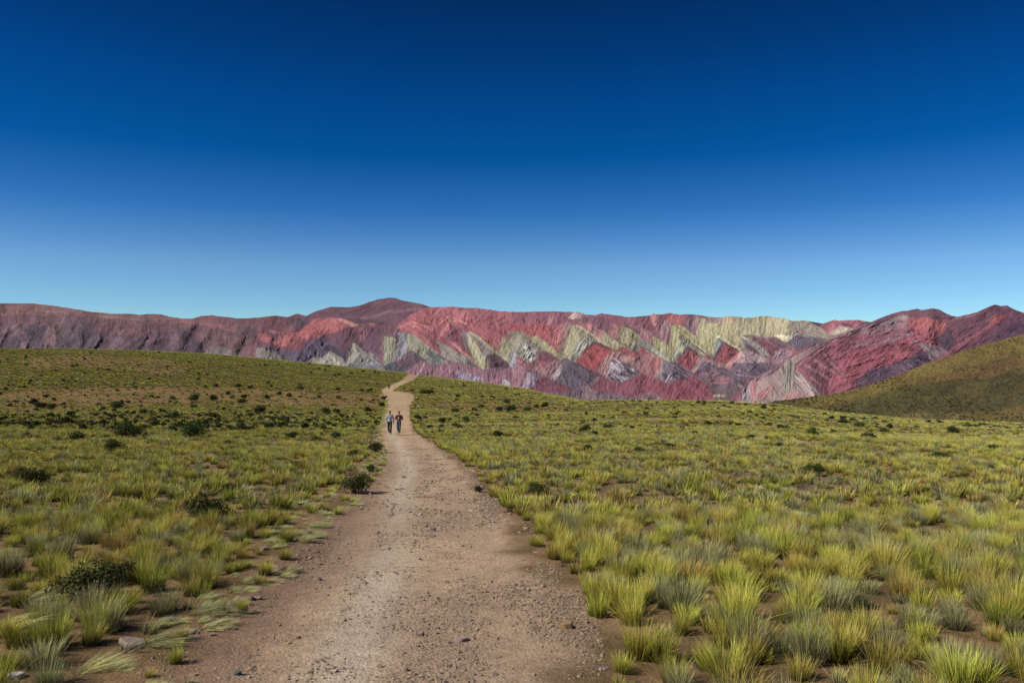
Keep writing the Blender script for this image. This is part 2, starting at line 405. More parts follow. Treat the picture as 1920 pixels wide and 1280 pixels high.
q(2, [(700,480),(900,570),(1030,640),(1110,880),(1080,910),(860,890),(860,760),(760,640)], (66,56,68), -40, .3)
q(2, [(1660,460),(1920,520),(1930,680),(1800,700),(1640,640),(1600,600)], (80,66,76), -20, .25)
q(2, [(1020,590),(1280,640),(1250,750),(1100,730)], (142,102,106), 10, .8, (100,76,88), w=1.5, L=6)
q(2, [(1430,600),(1540,670),(1500,760),(1400,730)], (138,94,102), 10, .7, w=1.5, L=6)
q(2, [(1110,905),(1250,820),(1400,780),(1500,815),(1650,890),(1780,980),(1400,950)], (142,134,122), 70, .7, (112,104,108), w=2, L=8)
q(2, [(380,620),(500,640),(500,700),(400,690)], (130,112,124), 50, .9, (56,48,64), w=1.5, L=5)
q(2, [(960,370),(1240,325),(1500,350),(1920,400),(1920,470),(1640,440),(1450,470),(1200,430)], (124,72,78), -8, .4, (98,64,74))
# reds left of centre
q(3, [(0,300),(780,300),(780,480),(700,560),(560,570),(420,610),(200,640),(0,600)], (124,74,80), -14, .4, (104,68,78), w=3, L=24)
q(3, [(500,380),(790,350),(780,460),(680,560),(560,550)], (88,66,78), 70, .3)
q(3, [(200,540),(420,590),(400,620),(180,570)], (156,100,100), -10, .3)
q(3, [(0,700),(450,800),(900,640),(1200,560),(1520,490),(1850,460),(1940,480),(1940,700),(1800,900),(1350,980),(900,900),(600,900),(300,920),(0,820)], (112,70,84), 50, .4, (94,64,80), w=2.5)
q(3, [(830,370),(1000,360),(1150,350),(1280,360),(1400,400),(1480,440),(1530,500),(1400,500),(1300,540),(1200,580),(1000,630),(900,650),(800,700),(700,730),(600,770),(450,810),(350,795),(200,730),(50,710),(20,620),(100,595),(220,650),(300,690),(400,660),(430,610),(560,570),(700,560),(720,500),(800,460)], (186,96,88), 35, .55, (150,76,80), w=2, L=10)
q(3, [(1270,360),(1400,400),(1530,480),(1500,505),(1380,480),(1230,400)], (208,138,126), -35, .5, w=1.5)
q(3, [(1680,430),(1760,430),(1790,480),(1720,500)], (190,104,100), 50, .3)
q(3, [(470,790),(560,640),(700,640),(780,690),(700,830),(560,850)], (146,76,84), 55, .5)
q(3, [(1540,520),(1660,465),(1660,700),(1540,730)], (150,98,102), 88, .6, (110,70,84), w=1.6)
q(3, [(280,880),(650,870),(820,720),(950,650),(1150,740),(1350,930),(1360,1060),(700,1080),(420,1020)], (96,84,104), 65, .8, (74,62,84), w=2, L=10)
q(3, [(990,740),(1060,720),(1000,800),(930,930),(900,920)], (146,120,132), 60, .4)
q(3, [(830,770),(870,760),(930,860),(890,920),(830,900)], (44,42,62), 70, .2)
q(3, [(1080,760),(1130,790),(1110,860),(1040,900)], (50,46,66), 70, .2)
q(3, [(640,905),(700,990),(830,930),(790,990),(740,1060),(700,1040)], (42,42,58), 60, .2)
q(3, [(1120,760),(1230,830),(1340,930),(1340,1030),(1270,950),(1130,860)], (60,52,74), -40, .3)
q(3, [(0,820),(200,840),(380,960),(470,1040),(0,1010)], (142,136,122), 60, .7, (116,108,110), w=1.8, L=8)
q(3, [(740,1060),(850,970),(1000,950),(1130,860),(1250,960),(1410,1120),(750,1090)], (172,164,140), 60, .6, (140,134,122), w=1.8, L=8)
q(3, [(1340,1020),(1400,870),(1480,740),(1620,880),(1900,1060),(1920,1160),(1380,1120)], (162,156,136), 60, .7, (132,128,120), w=1.8, L=8)
q(3, [(1400,1110),(1500,1030),(1750,1020),(1930,1080),(1930,1180),(1400,1140)], (116,118,126), 20, .5)
q(3, [(1600,860),(1800,900),(1900,1040),(1780,990)], (132,118,126), 60, .6)
# centre (crop 4): pink and red with chevrons
P.poly([(742, 616), (770, 589), (785, 582), (800, 560), (970, 560), (1210, 560), (1210, 600), (960, 660), (900, 700), (860, 690), (820, 660), (765, 626)], (176, 90, 96), -20, .35, (160, 80, 90), w=3, L=20)
q(4, [(700,40),(1400,40),(1930,100),(1930,330),(1400,270),(1000,200),(700,200)], (166,92,102), 30, .35, (178,96,98), w=3)
q(4, [(520,420),(960,830),(1200,900),(1350,850),(1150,560),(900,470),(700,440)], (160,80,86), -55, .6, (128,66,78), w=1.6, L=24)
for pts in ([(200,370),(420,262),(660,350),(900,150)], [(700,390),(970,190),(1240,290)], [(820,520),(990,250),(1100,270)], [(1000,560),(1350,850)], [(770,590),(900,770)]):
    P.stroke(cp(4, pts), 3.2, (206,126,120), .8)
for pts in ([(440,250),(680,328),(930,120)], [(560,430),(860,720)], [(900,560),(1250,790)], [(1170,350),(1100,450),(1140,560),(1340,840)], [(760,430),(850,370)], [(640,440),(900,740)]):
    P.stroke(cp(4, pts), 2.2, (112,60,74), .8)
q(4, [(1010,300),(1170,350),(1110,440),(1120,570),(960,560),(900,470)], (124,68,80), 60, .6)
q(4, [(380,290),(520,320),(520,360),(420,340)], (206,112,100), 0, .3)
q(4, [(1440,260),(1560,270),(1640,350),(1500,350)], (190,106,102), 0, .5, (150,78,84), w=1.5, L=8)
q(4, [(0,470),(100,470),(200,550),(190,720),(150,860),(0,980)], (166,162,126), 85, .5, (140,138,120), w=1.6)
q(4, [(0,300),(100,320),(340,440),(200,560),(100,480),(0,480)], (120,76,88), 80, .4)
q(4, [(190,400),(340,440),(350,700),(300,800),(150,880),(60,900),(190,700),(220,560)], (158,150,158), 70, .8, (116,118,130), w=1.6, L=8)
q(4, [(330,430),(460,465),(640,610),(960,825),(960,860),(820,910),(680,870),(500,760),(400,710),(350,620)], (158,156,120), 82, .5, (134,134,116), w=1.8)
q(4, [(640,700),(780,700),(950,835),(810,910),(680,870)], (108,114,114), -35, .5)
P.stroke(cp(4, [(470,470),(700,660),(960,830)]), 2.4, (176,160,140), .6)
q(4, [(340,730),(420,700),(650,830),(560,850),(480,880),(330,1040),(290,960)], (90,68,78), 40, .3)
q(4, [(0,920),(120,880),(300,940),(340,1040),(0,1010)], (92,94,106), 30, .4)
q(4, [(790,550),(960,640),(1250,790),(1460,970),(1280,970),(1200,890),(1050,860),(960,840),(850,690)], (150,144,124), -50, .6, (124,116,112), w=1.8)
q(4, [(1240,830),(1460,970),(1270,970)], (78,70,80), -30, .3)
q(4, [(1150,400),(1230,400),(1290,540),(1310,700),(1370,870),(1160,560)], (112,98,100), 80, .4)
q(4, [(1220,410),(1310,430),(1500,560),(1930,890),(1930,960),(1620,980),(1470,980),(1360,860),(1280,700)], (140,122,112), -45, .35)
q(4, [(1260,460),(1340,510),(1440,720),(1600,980),(1470,980),(1360,860),(1280,700)], (182,176,122), 75, .6, (150,142,112), w=1.6)
P.stroke(cp(4, [(1280,425),(1500,575),(1700,730),(1925,895)]), 4.5, (184,176,130), .9)
q(4, [(1460,690),(1560,760),(1620,980),(1560,960)], (140,138,134), 75, .6)
q(4, [(1530,750),(1660,760),(1910,905),(1900,960),(1650,980),(1590,980)], (100,68,80), 10, .3)
q(4, [(1780,475),(1930,570),(1930,890),(1830,800),(1710,700),(1745,570)], (176,168,116), 75, .6, (140,132,104), w=1.6)
q(4, [(330,1030),(480,880),(560,840),(700,880),(800,930),(920,855),(1050,845),(1200,900),(1450,970),(1600,980),(1930,950),(1930,1290),(1400,1200),(500,1100)], (150,102,114), 88, .6, (122,80,96), w=1.8)
P.stroke(cp(4, [(490,1060),(605,900)]), 3.0, (196,156,154), .9)
P.stroke(cp(4, [(925,850),(990,1010)]), 2.2, (180,140,144), .8)
P.stroke(cp(4, [(850,920),(900,1060)]), 2.2, (188,130,134), .8)
q(4, [(1090,990),(1180,1010),(1500,1120),(1500,1160),(1110,1130)], (168,158,172), 70, .8, (130,110,130), w=1.5, L=6)
q(4, [(1790,1130),(1860,1130),(1910,1250),(1790,1220)], (176,168,178), 80, .5)
# crop 5
q(5, [(0,0),(1720,0),(1720,260),(1340,190),(1040,190),(860,200),(540,200),(0,210)], (150,90,102), 60, .4, (130,76,92), w=3)
q(5, [(-40,200),(300,185),(540,195),(700,270),(650,560),(500,510),(300,350),(150,280),(-40,300)], (180,84,86), 60, .7, (148,66,76), w=1.8, L=8)
q(5, [(530,200),(700,280),(640,560),(530,500)], (172,96,98), 75, .4, w=1.6)
q(5, [(460,210),(500,90),(560,40),(560,110),(510,215)], (200,140,134), 65, .4, w=1.5)
q(5, [(740,110),(820,30),(880,50),(1000,100),(900,120),(800,130)], (204,168,162), 40, .6, w=1.5)
q(5, [(670,230),(740,155),(800,200),(760,330),(700,480),(630,545),(660,330)], (166,120,116), 70, .5, (140,96,98), w=1.6)
q(5, [(920,90),(1240,110),(1330,220),(1300,320),(1130,250),(1040,190),(940,190)], (120,76,90), 60, .5)
q(5, [(-40,300),(120,285),(250,380),(600,660),(450,600),(350,540),(300,700),(180,710),(60,570),(-40,520)], (150,144,114), 60, .7, (118,108,100), w=1.8, L=8)
q(5, [(120,440),(300,500),(330,600),(250,700),(170,620)], (128,124,120), 60, 1.1, (168,166,156), w=1.5, L=6)
q(5, [(260,350),(330,345),(700,640),(640,680),(560,640),(260,410)], (182,174,120), -40, .5, (150,144,108), w=1.6)
q(5, [(370,560),(470,560),(630,665),(520,700),(400,720),(340,690)], (114,64,80), 10, .3)
q(5, [(340,690),(520,690),(400,800),(330,780)], (158,80,88), 50, .4)
q(5, [(-40,510),(80,600),(60,770),(-40,760)], (134,134,136), 80, .6)
q(5, [(50,620),(200,700),(380,790),(300,810),(60,750)], (144,78,88), -30, .4)
q(5, [(200,780),(420,760),(560,690),(680,660),(600,800),(520,930),(420,900),(250,830)], (166,116,118), 60, .6, (146,98,104), w=1.6)
q(5, [(790,215),(860,203),(1080,350),(1385,540),(1330,570),(1100,440),(960,570),(900,660),(860,720),(760,670),(690,670),(640,570),(710,460)], (164,156,112), 62, .55, (134,128,104), w=2, L=18)
q(5, [(870,420),(1000,335),(1110,420),(960,550),(880,700),(790,690),(840,520)], (134,134,120), 58, .6, (152,152,134), w=1.6)
P.stroke(cp(5, [(860,212),(1080,352),(1375,545)]), 3.5, (186,176,130), .9)
P.stroke(cp(5, [(690,640),(770,420),(850,230)]), 3.2, (178,168,118), .7)
q(5, [(1070,425),(1180,440),(1390,545),(1330,570),(1120,480),(900,650),(960,540)], (92,56,70), -30, .2)
q(5, [(1110,450),(1370,555),(1240,640),(1120,800),(1000,810),(865,705),(950,570)], (176,68,70), -35, .55, (140,56,64), w=1.8, L=12)
q(5, [(960,225),(1040,185),(1215,290),(1185,420),(1100,350)], (176,116,112), 78, .5, (150,92,98), w=1.6)
q(5, [(1205,285),(1260,315),(1480,465),(1620,550),(1400,550),(1360,505),(1190,430)], (168,160,116), 70, .5, (140,136,108), w=1.7)
q(5, [(1340,195),(1430,215),(1410,395),(1285,325)], (178,110,110), 78, .5, (146,86,94), w=1.6)
q(5, [(1430,225),(1540,235),(1720,350),(1720,440),(1620,545),(1560,500),(1440,430)], (170,162,110), 78, .5, (140,134,102), w=1.7)
q(5, [(1370,560),(1420,530),(1460,480),(1720,600),(1720,650),(1500,600)], (144,64,74), -30, .5)
q(5, [(1580,560),(1640,460),(1720,420),(1720,560)], (120,116,116), 60, .4)
q(5, [(1110,810),(1240,640),(1380,555),(1500,595),(1720,690),(1720,850),(1640,800),(1480,710),(1350,640),(1260,790),(1230,890)], (180,130,122), 60, .6, (158,106,106), w=1.7)
q(5, [(560,830),(630,710),(700,665),(870,712),(1155,885),(1050,1035),(960,1000),(840,1090),(600,965),(510,920)], (100,88,98), -50, .6, (78,68,82), w=1.8)
q(5, [(590,800),(660,700),(640,900),(580,950),(520,920)], (178,154,150), 65, .7, (130,110,118), w=1.5)
q(5, [(640,960),(840,1080),(700,1010)], (160,140,150), 70, .6)
q(5, [(1340,635),(1480,705),(1720,850),(1720,880),(1450,985),(1240,900),(1280,780)], (112,100,112), -35, 1.0, (150,138,146), w=1.5, L=10)
q(5, [(1250,780),(1330,650),(1300,860),(1240,890)], (150,132,130), 70, .6)
q(5, [(-20,770),(100,735),(210,810),(170,1060),(-20,1030)], (152,106,112), 85, .7, (126,84,98), w=1.7)
q(5, [(180,830),(240,825),(265,1080),(120,1070)], (176,152,164), 85, .6, (134,114,130), w=1.5)
q(5, [(235,820),(420,895),(380,1070),(260,1080)], (116,100,116), 75, .6)
q(5, [(370,890),(720,1010),(860,1095),(700,1120),(260,1085)], (126,66,80), -20, .35)
q(5, [(1050,1035),(1200,905),(1450,985),(1720,870),(1720,1190),(1100,1100)], (140,72,86), 70, .45, (122,64,80), w=1.8)
q(5, [(300,1090),(700,1120),(1000,1020),(1130,1080),(1250,1110),(1720,1180),(1720,1260),(940,1240)], (124,100,106), 70, .9, (96,78,92), w=1.6, L=6)
q(5, [(980,1030),(1130,1080),(1140,1220),(960,1220)], (158,130,130), -30, .7, (120,96,104), w=1.5, L=8)
q(5, [(1020,1010),(1140,890),(1170,910),(1060,1040)], (150,124,124), 45, .4)
# crop 6
q(6, [(-10,60),(900,60),(900,300),(-10,300)], (140,84,96), 65, .4, (120,74,90), w=2.6)
q(6, [(140,65),(240,65),(235,200),(180,225)], (190,120,116), 70, .4)
q(6, [(270,90),(400,40),(500,80),(625,80),(560,235),(300,145)], (172,90,94), 70, .4)
q(6, [(-10,230),(110,280),(250,420),(400,520),(180,480),(-10,400)], (168,112,112), 75, .5, (146,94,100), w=1.7)
q(6, [(240,270),(300,135),(410,180),(420,450),(360,480),(270,410)], (168,126,128), 80, .6, (142,98,108), w=1.6)
q(6, [(615,80),(830,80),(800,390),(620,245)], (126,88,104), 75, .4)
q(6, [(740,85),(795,90),(775,350),(700,250)], (174,132,134), 78, .5, w=1.6)
q(6, [(880,80),(1130,100),(1110,230),(950,200)], (160,134,128), 80, .5)
q(6, [(1110,70),(1720,60),(1720,420),(1500,330),(1330,350),(1300,480),(1060,330),(940,190),(1080,190)], (196,182,126), 80, .45, (170,158,114), w=1.8)
q(6, [(1100,80),(1720,75),(1720,160),(1400,200),(1120,200)], (194,164,126), 70, .4)
q(6, [(400,250),(430,195),(530,205),(760,365),(960,600),(930,610),(700,475),(520,375),(480,620),(430,690),(290,620),(170,560),(180,360),(250,410),(400,500)], (178,170,112), 80, .5, (150,144,104), w=1.7)
q(6, [(795,125),(860,115),(950,195),(1070,330),(1340,525),(1290,510),(1030,350),(970,560),(945,610),(760,375)], (194,186,124), 82, .5, (168,160,112), w=1.7)
P.stroke(cp(6, [(500,375),(560,365),(720,485),(945,635)]), 2.0, (100,90,84), .8)
q(6, [(510,400),(570,385),(720,500),(870,605),(790,605),(640,510),(560,600),(505,710),(435,675),(490,500)], (142,144,122), 65, .5, (164,164,134), w=1.6)
q(6, [(600,510),(640,495),(810,600),(770,620),(640,530),(520,710),(485,690)], (84,74,88), 60, .2)
q(6, [(640,520),(785,600),(700,750),(660,810),(505,700)], (164,72,80), 55, .4, (136,58,70), w=1.8)
q(6, [(1000,360),(1070,340),(1350,520),(1330,545),(1060,385),(970,630),(950,615),(990,420)], (214,204,146), 60, .3)
q(6, [(1015,385),(1080,385),(1125,440),(1000,610),(972,650),(980,560)], (116,124,124), 62, .4)
q(6, [(1100,435),(1340,540),(1290,565),(1130,475),(1010,670),(975,655)], (88,66,84), 60, .2)
q(6, [(1130,465),(1325,555),(1190,715),(1120,745),(1000,665)], (160,66,78), 60, .45, (130,54,68), w=1.8)
q(6, [(1325,345),(1450,395),(1560,500),(1650,600),(1720,700),(1620,640),(1330,525)], (144,146,130), -45, .5, (120,118,116), w=1.7)
q(6, [(1375,445),(1480,475),(1610,600),(1560,625),(1420,545)], (98,70,86), -35, .3)
P.stroke(cp(6, [(1330,355),(1450,405)]), 2.5, (206,202,164), .9)
q(6, [(-10,390),(100,440),(440,700),(340,690),(150,600),(-10,480)], (152,156,134), -35, .5, (132,132,118), w=1.6)
q(6, [(-10,485),(130,590),(150,610),(80,650),(-10,600)], (160,74,80), 60, .4)
P.stroke(cp(6, [(-10,475),(210,605)]), 2.4, (88,66,82), .8)
q(6, [(-10,590),(180,600),(350,680),(300,840),(200,910),(100,880),(-10,840)], (174,118,114), 65, .6, (150,96,102), w=1.7)
q(6, [(130,650),(260,635),(190,880),(130,880)], (164,90,92), 70, .4)
q(6, [(200,900),(300,760),(350,690),(330,840),(290,940)], (150,136,132), 65, .7, (118,106,112), w=1.5)
q(6, [(495,705),(660,810),(790,600),(860,640),(1150,740),(1230,820),(1000,770),(850,700),(740,830),(690,840)], (178,134,128), 60, .6, (156,112,112), w=1.7)
q(6, [(345,690),(430,700),(750,885),(860,965),(700,910),(560,910),(340,970),(290,910),(300,780)], (120,108,120), -35, .9, (92,82,98), w=1.6, L=10)
q(6, [(330,960),(400,870),(480,860),(420,920),(350,980)], (172,158,164), 60, .6)
q(6, [(795,700),(860,688),(1230,830),(1450,965),(1000,910),(780,870),(755,810)], (100,84,100), -25, .4)
q(6, [(860,800),(950,770),(1080,840),(960,890),(860,880)], (156,118,122), 30, .8, (110,88,100), w=1.6, L=6)
q(6, [(1250,740),(1720,690),(1720,860),(1560,910),(1300,870),(1205,815)], (106,90,104), -8, .25)
q(6, [(1150,745),(1320,550),(1430,538),(1720,670),(1720,720),(1260,725),(1220,810)], (188,144,138), 30, .7, (156,120,122), w=1.7, L=8)
q(6, [(1150,745),(1320,550),(1380,560),(1280,660),(1220,800)], (184,122,120), 55, .4)
q(6, [(-10,860),(200,920),(400,985),(560,905),(740,895),(930,1030),(1010,1180),(1010,1260),(-10,1260)], (150,74,86), 65, .5, (130,66,80), w=1.8)
q(6, [(740,880),(1000,905),(1440,960),(1600,880),(1410,1010),(1310,1130),(1150,1260),(1010,1260),(960,1080),(900,1000)], (114,94,100), -15, .5, (96,80,90), w=1.6)
q(6, [(900,945),(1050,885),(1250,915),(1160,1010),(950,985)], (138,90,98), 10, .5)
q(6, [(980,1145),(1140,1138),(1135,1165),(1020,1172)], (180,168,100), 0, .2, w=1.5)
q(6, [(1290,1020),(1340,1010),(1390,1030),(1350,1060)], (160,136,138), 0, .3)
q(6, [(-10,1130),(150,1100),(250,1150),(330,1230),(-10,1230)], (134,104,108), 60, .6)
# crop 7, the part of the range behind the right-hand mountain
q(7, [(-10,100),(600,100),(870,180),(1000,270),(1130,350),(1240,420),(1000,420),(760,390),(640,410),(480,400),(300,390),(150,350),(0,420)], (188,176,130), 80, .5, (164,152,116), w=1.8)
q(7, [(640,200),(870,200),(1130,350),(1240,430),(900,490),(700,410)], (164,148,128), -25, .4, (146,130,118), w=1.6)
q(7, [(700,375),(900,400),(1240,430),(930,490),(750,560),(560,480),(620,440)], (112,98,110), -30, .6, (88,78,96), w=1.7)
q(7, [(460,390),(530,365),(670,400),(625,455),(540,430)], (222,212,168), -15, .3)
q(7, [(200,360),(500,430),(720,540),(600,560),(420,430),(280,420)], (124,90,100), -35, .5)
q(7, [(270,420),(420,430),(530,545),(440,610),(380,560)], (134,74,88), -35, .4)
q(7, [(590,515),(750,560),(720,620),(640,600)], (164,96,100), -30, .4)
q(7, [(150,380),(380,560),(430,630),(330,600),(150,430)], (150,142,134), -45, .4)
q(7, [(420,650),(490,560),(560,535),(730,620),(660,720),(580,720),(460,730)], (170,134,140), 60, .7, (140,108,122), w=1.7, L=8)
q(7, [(-10,705),(300,700),(470,735),(380,840),(200,910),(-10,870)], (104,88,102), -8, .25)
q(7, [(40,600),(170,575),(400,690),(200,705),(50,695)], (192,160,158), 20, .8, (150,122,128), w=1.6, L=7)
P.stroke(cp(7, [(-10,850),(100,860),(240,870)]), 2.0, (156,132,136), .8)
P.stroke(cp(7, [(0,800),(150,830)]), 2.0, (170,136,140), .7)
for c, a, L_, r_, m_ in ((3,(950,650),(640,960),(1360,1060),1), (3,(1480,740),(1350,1090),(1900,1090),1), (4,(380,430),(150,900),(960,860),.8), (4,(1230,410),(1450,980),(1920,900),1.1),
        (4,(990,240),(700,500),(1350,850),.6), (4,(480,100),(190,370),(900,560),.35), (5,(100,290),(-50,520),(680,660),.8), (5,(840,205),(690,660),(1380,545),.9), (5,(1110,430),(870,710),(1380,550),.5),
        (5,(1040,190),(1000,300),(1600,545),.8), (5,(1540,235),(1430,430),(2130,690),.8), (6,(440,200),(430,690),(950,610),.9), (6,(640,510),(500,700),(790,600),.5), (6,(1030,340),(955,620),(1340,530),1),
        (6,(1330,350),(1310,470),(1700,690),.8), (5,(700,670),(520,930),(1150,885),1.1), (5,(1340,640),(1230,890),(1707,860),1.1), (6,(350,690),(200,900),(860,960),1.1), (6,(810,690),(690,830),(1440,960),1.1),
        (6,(1340,545),(1150,740),(1700,860),1), (5,(220,820),(130,1060),(850,1090),.9), (7,(500,560),(430,640),(720,620),.7), (6,(640,900),(400,990),(1000,1200),.6),
        (1,(800,430),(640,840),(1100,840),.8), (1,(300,480),(60,700),(440,840),.8), (1,(1850,520),(1600,830),(2100,830),.5), (2,(1400,780),(1110,900),(1760,970),.9), (2,(1000,350),(400,840),(1120,900),.3), (3,(620,330),(300,600),(780,560),.4),
        (3,(1250,350),(750,700),(1550,620),.4), (7,(430,140),(-100,420),(1130,400),.3)):
    P.tent(*[cp(c, [v])[0] for v in (a, L_, r_)], amp=m_*.62)
X, Y = P.X, P.Y
ph = (X+.25*Y+14*(fbm(X/60, Y/60, 131, 2)-.5))/47.0; tri = np.abs((ph % 1)-.32)/np.where((ph % 1) < .32, .32, .68)
qf = Y-26*(1-tri)*(.6+.8*vnoise(ph//1*1.0, Y/50, 132))
zig = (.5*vnoise(qf*.33, X*.012, 133)+.5*vnoise(qf*.8, X*.03, 134)-.5)
soften(P, .18)
strata_lines(P, qf, X, 3.6, .12, 151, .7, smooth(620, 860, X))
P.C *= (1+.42*zig*smooth(560, 820, X))[..., None]; P.R += zig*1.6*smooth(500, 800, X)
gl = 1-np.abs(2*fbm(P.WX/7+Y*.02, Y/26, 135, 2)-1); P.C *= (1-.16*smooth(.86, .98, gl))[..., None]
sx_ = X+.55*(Y-600)+10*(fbm(X/50, Y/50, 141, 2)-.5)
spur = 1-np.abs(2*fbm(sx_/38, Y/160, 142, 3)-1)
lw = 1-smooth(420, 760, X)
P.R += spur*15*lw*smooth(585, 625, Y); P.C *= (1-.18*lw*smooth(.80, .97, 1-np.abs(2*fbm(sx_/38+.5, Y/160, 143, 3)-1))*smooth(600, 640, Y))[..., None]
P.C *= (1+.5*lw*(fbm((X+Y)/9, (Y-X*.15)/3, 144, 3)-.5))[..., None]
P.blur(1)
crestC = [(-200,560),(-60,566),(0,568),(62,568.5),(120,576),(170,584),(210,588),(240,588),(262,590),(290,588),(300,589),(320,594),(340,597),(360,597),(375,593),(397,590.5),(420,594),(450,597),(480,595.6),(517,591),(540,594),(557,588),(575,592),
 (584,596),(605,596),(624,595.6),(639,596),(655,601),(667,607),(680,607),(699,605),(711,609),(732,610),(741,616),(751,604),(770,589),(785,582.5),(801,576),(832,575),(849,575),(870,577),(895,577.5),(920,580.6),(942,584),(960,584),
 (988,585),(1009,584),(1044,583.5),(1065,584.5),(1086,585.6),(1098,589.6),(1115,590.5),(1127,587.3),(1150,590),(1177,594),(1188,594),(1200,592.4),(1217,591.5),(1225,588.4),(1241,589.5),(1255,586.7),(1273,590),(1298,589),(1321,592),(1329,594),(1353,595),(1360,592.6),
 (1376,592.6),(1397,595.5),(1411,595),(1425,592.6),(1440,592.5),(1455,595),(1470,597),(1486,601),(1505,601),(1516,602),(1533,611),(1556,624.7),(1567,632),(1620,662),(1700,692),(1800,700)]
build_mountain('mountain_range', P, crestC, 4700, 3600, 800, rock, jag=1.6)

# --- the round purple summit behind, left of centre
P = Painter(540, 900, 550, 640, 1.0, (112, 74, 86), 400)
P.poly([(560, 550), (900, 550), (900, 600), (560, 600)], (116, 76, 88), 20, .3, (104, 70, 84), w=4, L=40)
P.stroke([(640,606),(690,596),(730,584),(790,580)], 5, (140,100,106), .6)
P.stroke([(600,588),(680,590),(740,572)], 6, (98,66,80), .6)
P.poly([(575,600),(700,597),(740,610),(560,620)], (96,68,80), 10, .3)
P.tent((735,556), (600,640), (880,640), .35)
crestA = [(500,640),(560,600),(575,592),(592,583),(620,575),(655,576),(675,572.5),(692,566),(711,560.6),(722,559),(733,558),(742,558.5),(750,562),(770,566),(791,570),(807,575.6),(830,582),(880,600),(920,620)]
build_mountain('far_summit', P, crestA, 7000, 6000, 640, rock, jag=.8, gul=(80, 9, 40, 1.6), jseed=9, vfine=.15)
# --- far pink hills right of the cream crest
P = Painter(1480, 1740, 590, 680, 1.0, (170, 96, 108), 500)
P.poly([(1500,590),(1740,590),(1740,640),(1500,640)], (176,100,110), 20, .3, (158,88,100), w=3, L=20)
P.poly([(1500,596),(1546,606),(1536,612),(1510,604)], (92,70,90), 0, .2)
P.poly([(1574,602),(1590,606),(1600,616),(1582,610)], (110,72,92), -30, .2)
P.poly([(1597,619),(1612,608),(1628,602),(1650,612),(1660,640),(1590,640)], (112,80,94), 20, .3)
P.poly([(1555,626),(1575,611),(1585,612),(1600,620),(1590,640),(1550,640)], (192,172,146), 30, .3)
P.tent((1564,597), (1530,640), (1600,640), .6); P.tent((1607,597), (1575,640), (1650,640), .6)
crestB = [(1470,610),(1500,601),(1516,602),(1543,606.5),(1552,603.5),(1564,599.5),(1572,601.5),(1580,600.5),(1607,599.4),(1625,602.5),(1636,604),(1700,615),(1750,640)]
build_mountain('far_hills', P, crestB, 7600, 6500, 680, rock, jag=.6, gul=(80, 7, 30, 1.6), jseed=13, vfine=.15)

# --- the right-hand mountain with its folded red strata
P = Painter(1330, 2110, 560, 830, 1.0, (144, 72, 86), 600)
q(8, [(-600,0),(3200,0),(3200,1400),(-600,1400)], (140,72,86), 24, .5, (118,62,80), w=2.4, L=18)
q(7, [(720,620),(1150,370),(1400,290),(1550,240),(1550,345),(1250,385),(1000,520),(760,690),(700,780),(680,720)], (156,130,126), 28, .7, (126,98,104), w=1.6, L=12)
q(7, [(1000,520),(1250,385),(1550,345),(1550,560),(1240,720),(1160,640),(1020,600),(760,690)], (150,76,92), 30, .8, (116,60,78), w=1.6, L=14)
P.stroke(cp(7, [(700,800),(720,730),(790,670),(950,570),(1040,510),(1180,420),(1330,390)]), 2.4, (88,54,66), .9)
P.stroke(cp(7, [(720,800),(740,740),(800,690),(960,590),(1060,520),(1200,430)]), 2.0, (186,120,122), .8)
q(7, [(1230,720),(1360,600),(1550,560),(1550,880),(1300,880)], (176,80,92), 55, .7, (140,64,80), w=1.8, L=14)
q(7, [(820,720),(1200,860),(1100,1100),(1010,1110),(900,900)], (118,64,80), 80, .3, w=1.6)
q(7, [(1100,900),(1200,830),(1300,880),(1480,880),(1450,1010),(1200,1080),(1090,1100)], (166,82,92), 75, .6, (134,66,80), w=1.7, L=10)
for pts in ([(930,665),(1180,825)], [(845,730),(1095,890)], [(1060,600),(1180,750),(1320,860)], [(900,880),(1010,960)]):
    P.stroke(cp(7, pts), 4.2, (172,120,118), .8)
q(7, [(560,740),(600,665),(720,615),(690,780),(830,880),(1030,1100),(600,1170),(270,1230),(-80,1300),(0,1190),(170,930),(300,870),(400,860)], (166,140,130), -50, .5, (150,122,118), w=1.6, L=16)
q(7, [(560,740),(600,665),(700,640),(690,780),(740,950),(620,1050),(560,980)], (174,164,140), 86, .9, (134,122,112), w=1.5, L=16)
q(7, [(700,800),(1030,1100),(900,1120),(720,950)], (150,124,122), -45, .7, (172,148,138), w=1.6, L=16)
q(7, [(185,930),(190,1210),(60,1230),(80,1030)], (196,176,178), 80, .8, (150,128,138), w=1.5, L=8)
q(7, [(180,940),(270,950),(215,1210),(180,1210)], (184,116,114), 80, .5)
q(7, [(480,955),(400,1070),(290,1160),(265,1080),(380,990)], (180,88,90), 60, .6, (160,120,114), w=1.7, L=8)
q(7, [(220,900),(330,830),(570,700),(590,730),(400,855),(250,950)], (156,118,130), 35, .9, (112,84,98), w=1.5, L=8)
q(7, [(540,1170),(620,1060),(760,1060),(870,1130)], (182,126,122), 80, .4)
q(7, [(1440,900),(1550,840),(1550,1010),(1440,1030)], (104,80,98), 40, .3)
q(8, [(200,240),(720,90),(920,80),(1060,150),(1120,200),(1000,250),(700,195),(540,170),(300,240)], (122,78,92), 15, .25, (112,72,88), w=3, L=30)
q(8, [(-20,340),(220,255),(540,170),(650,195),(610,340),(690,380),(480,475),(250,510),(-20,560)], (158,118,124), 26, 1.1, (116,76,92), w=1.6, L=14)
q(8, [(300,280),(560,175),(640,200),(520,260),(330,330)], (172,150,138), 26, .9, (124,96,104), w=1.5, L=12)
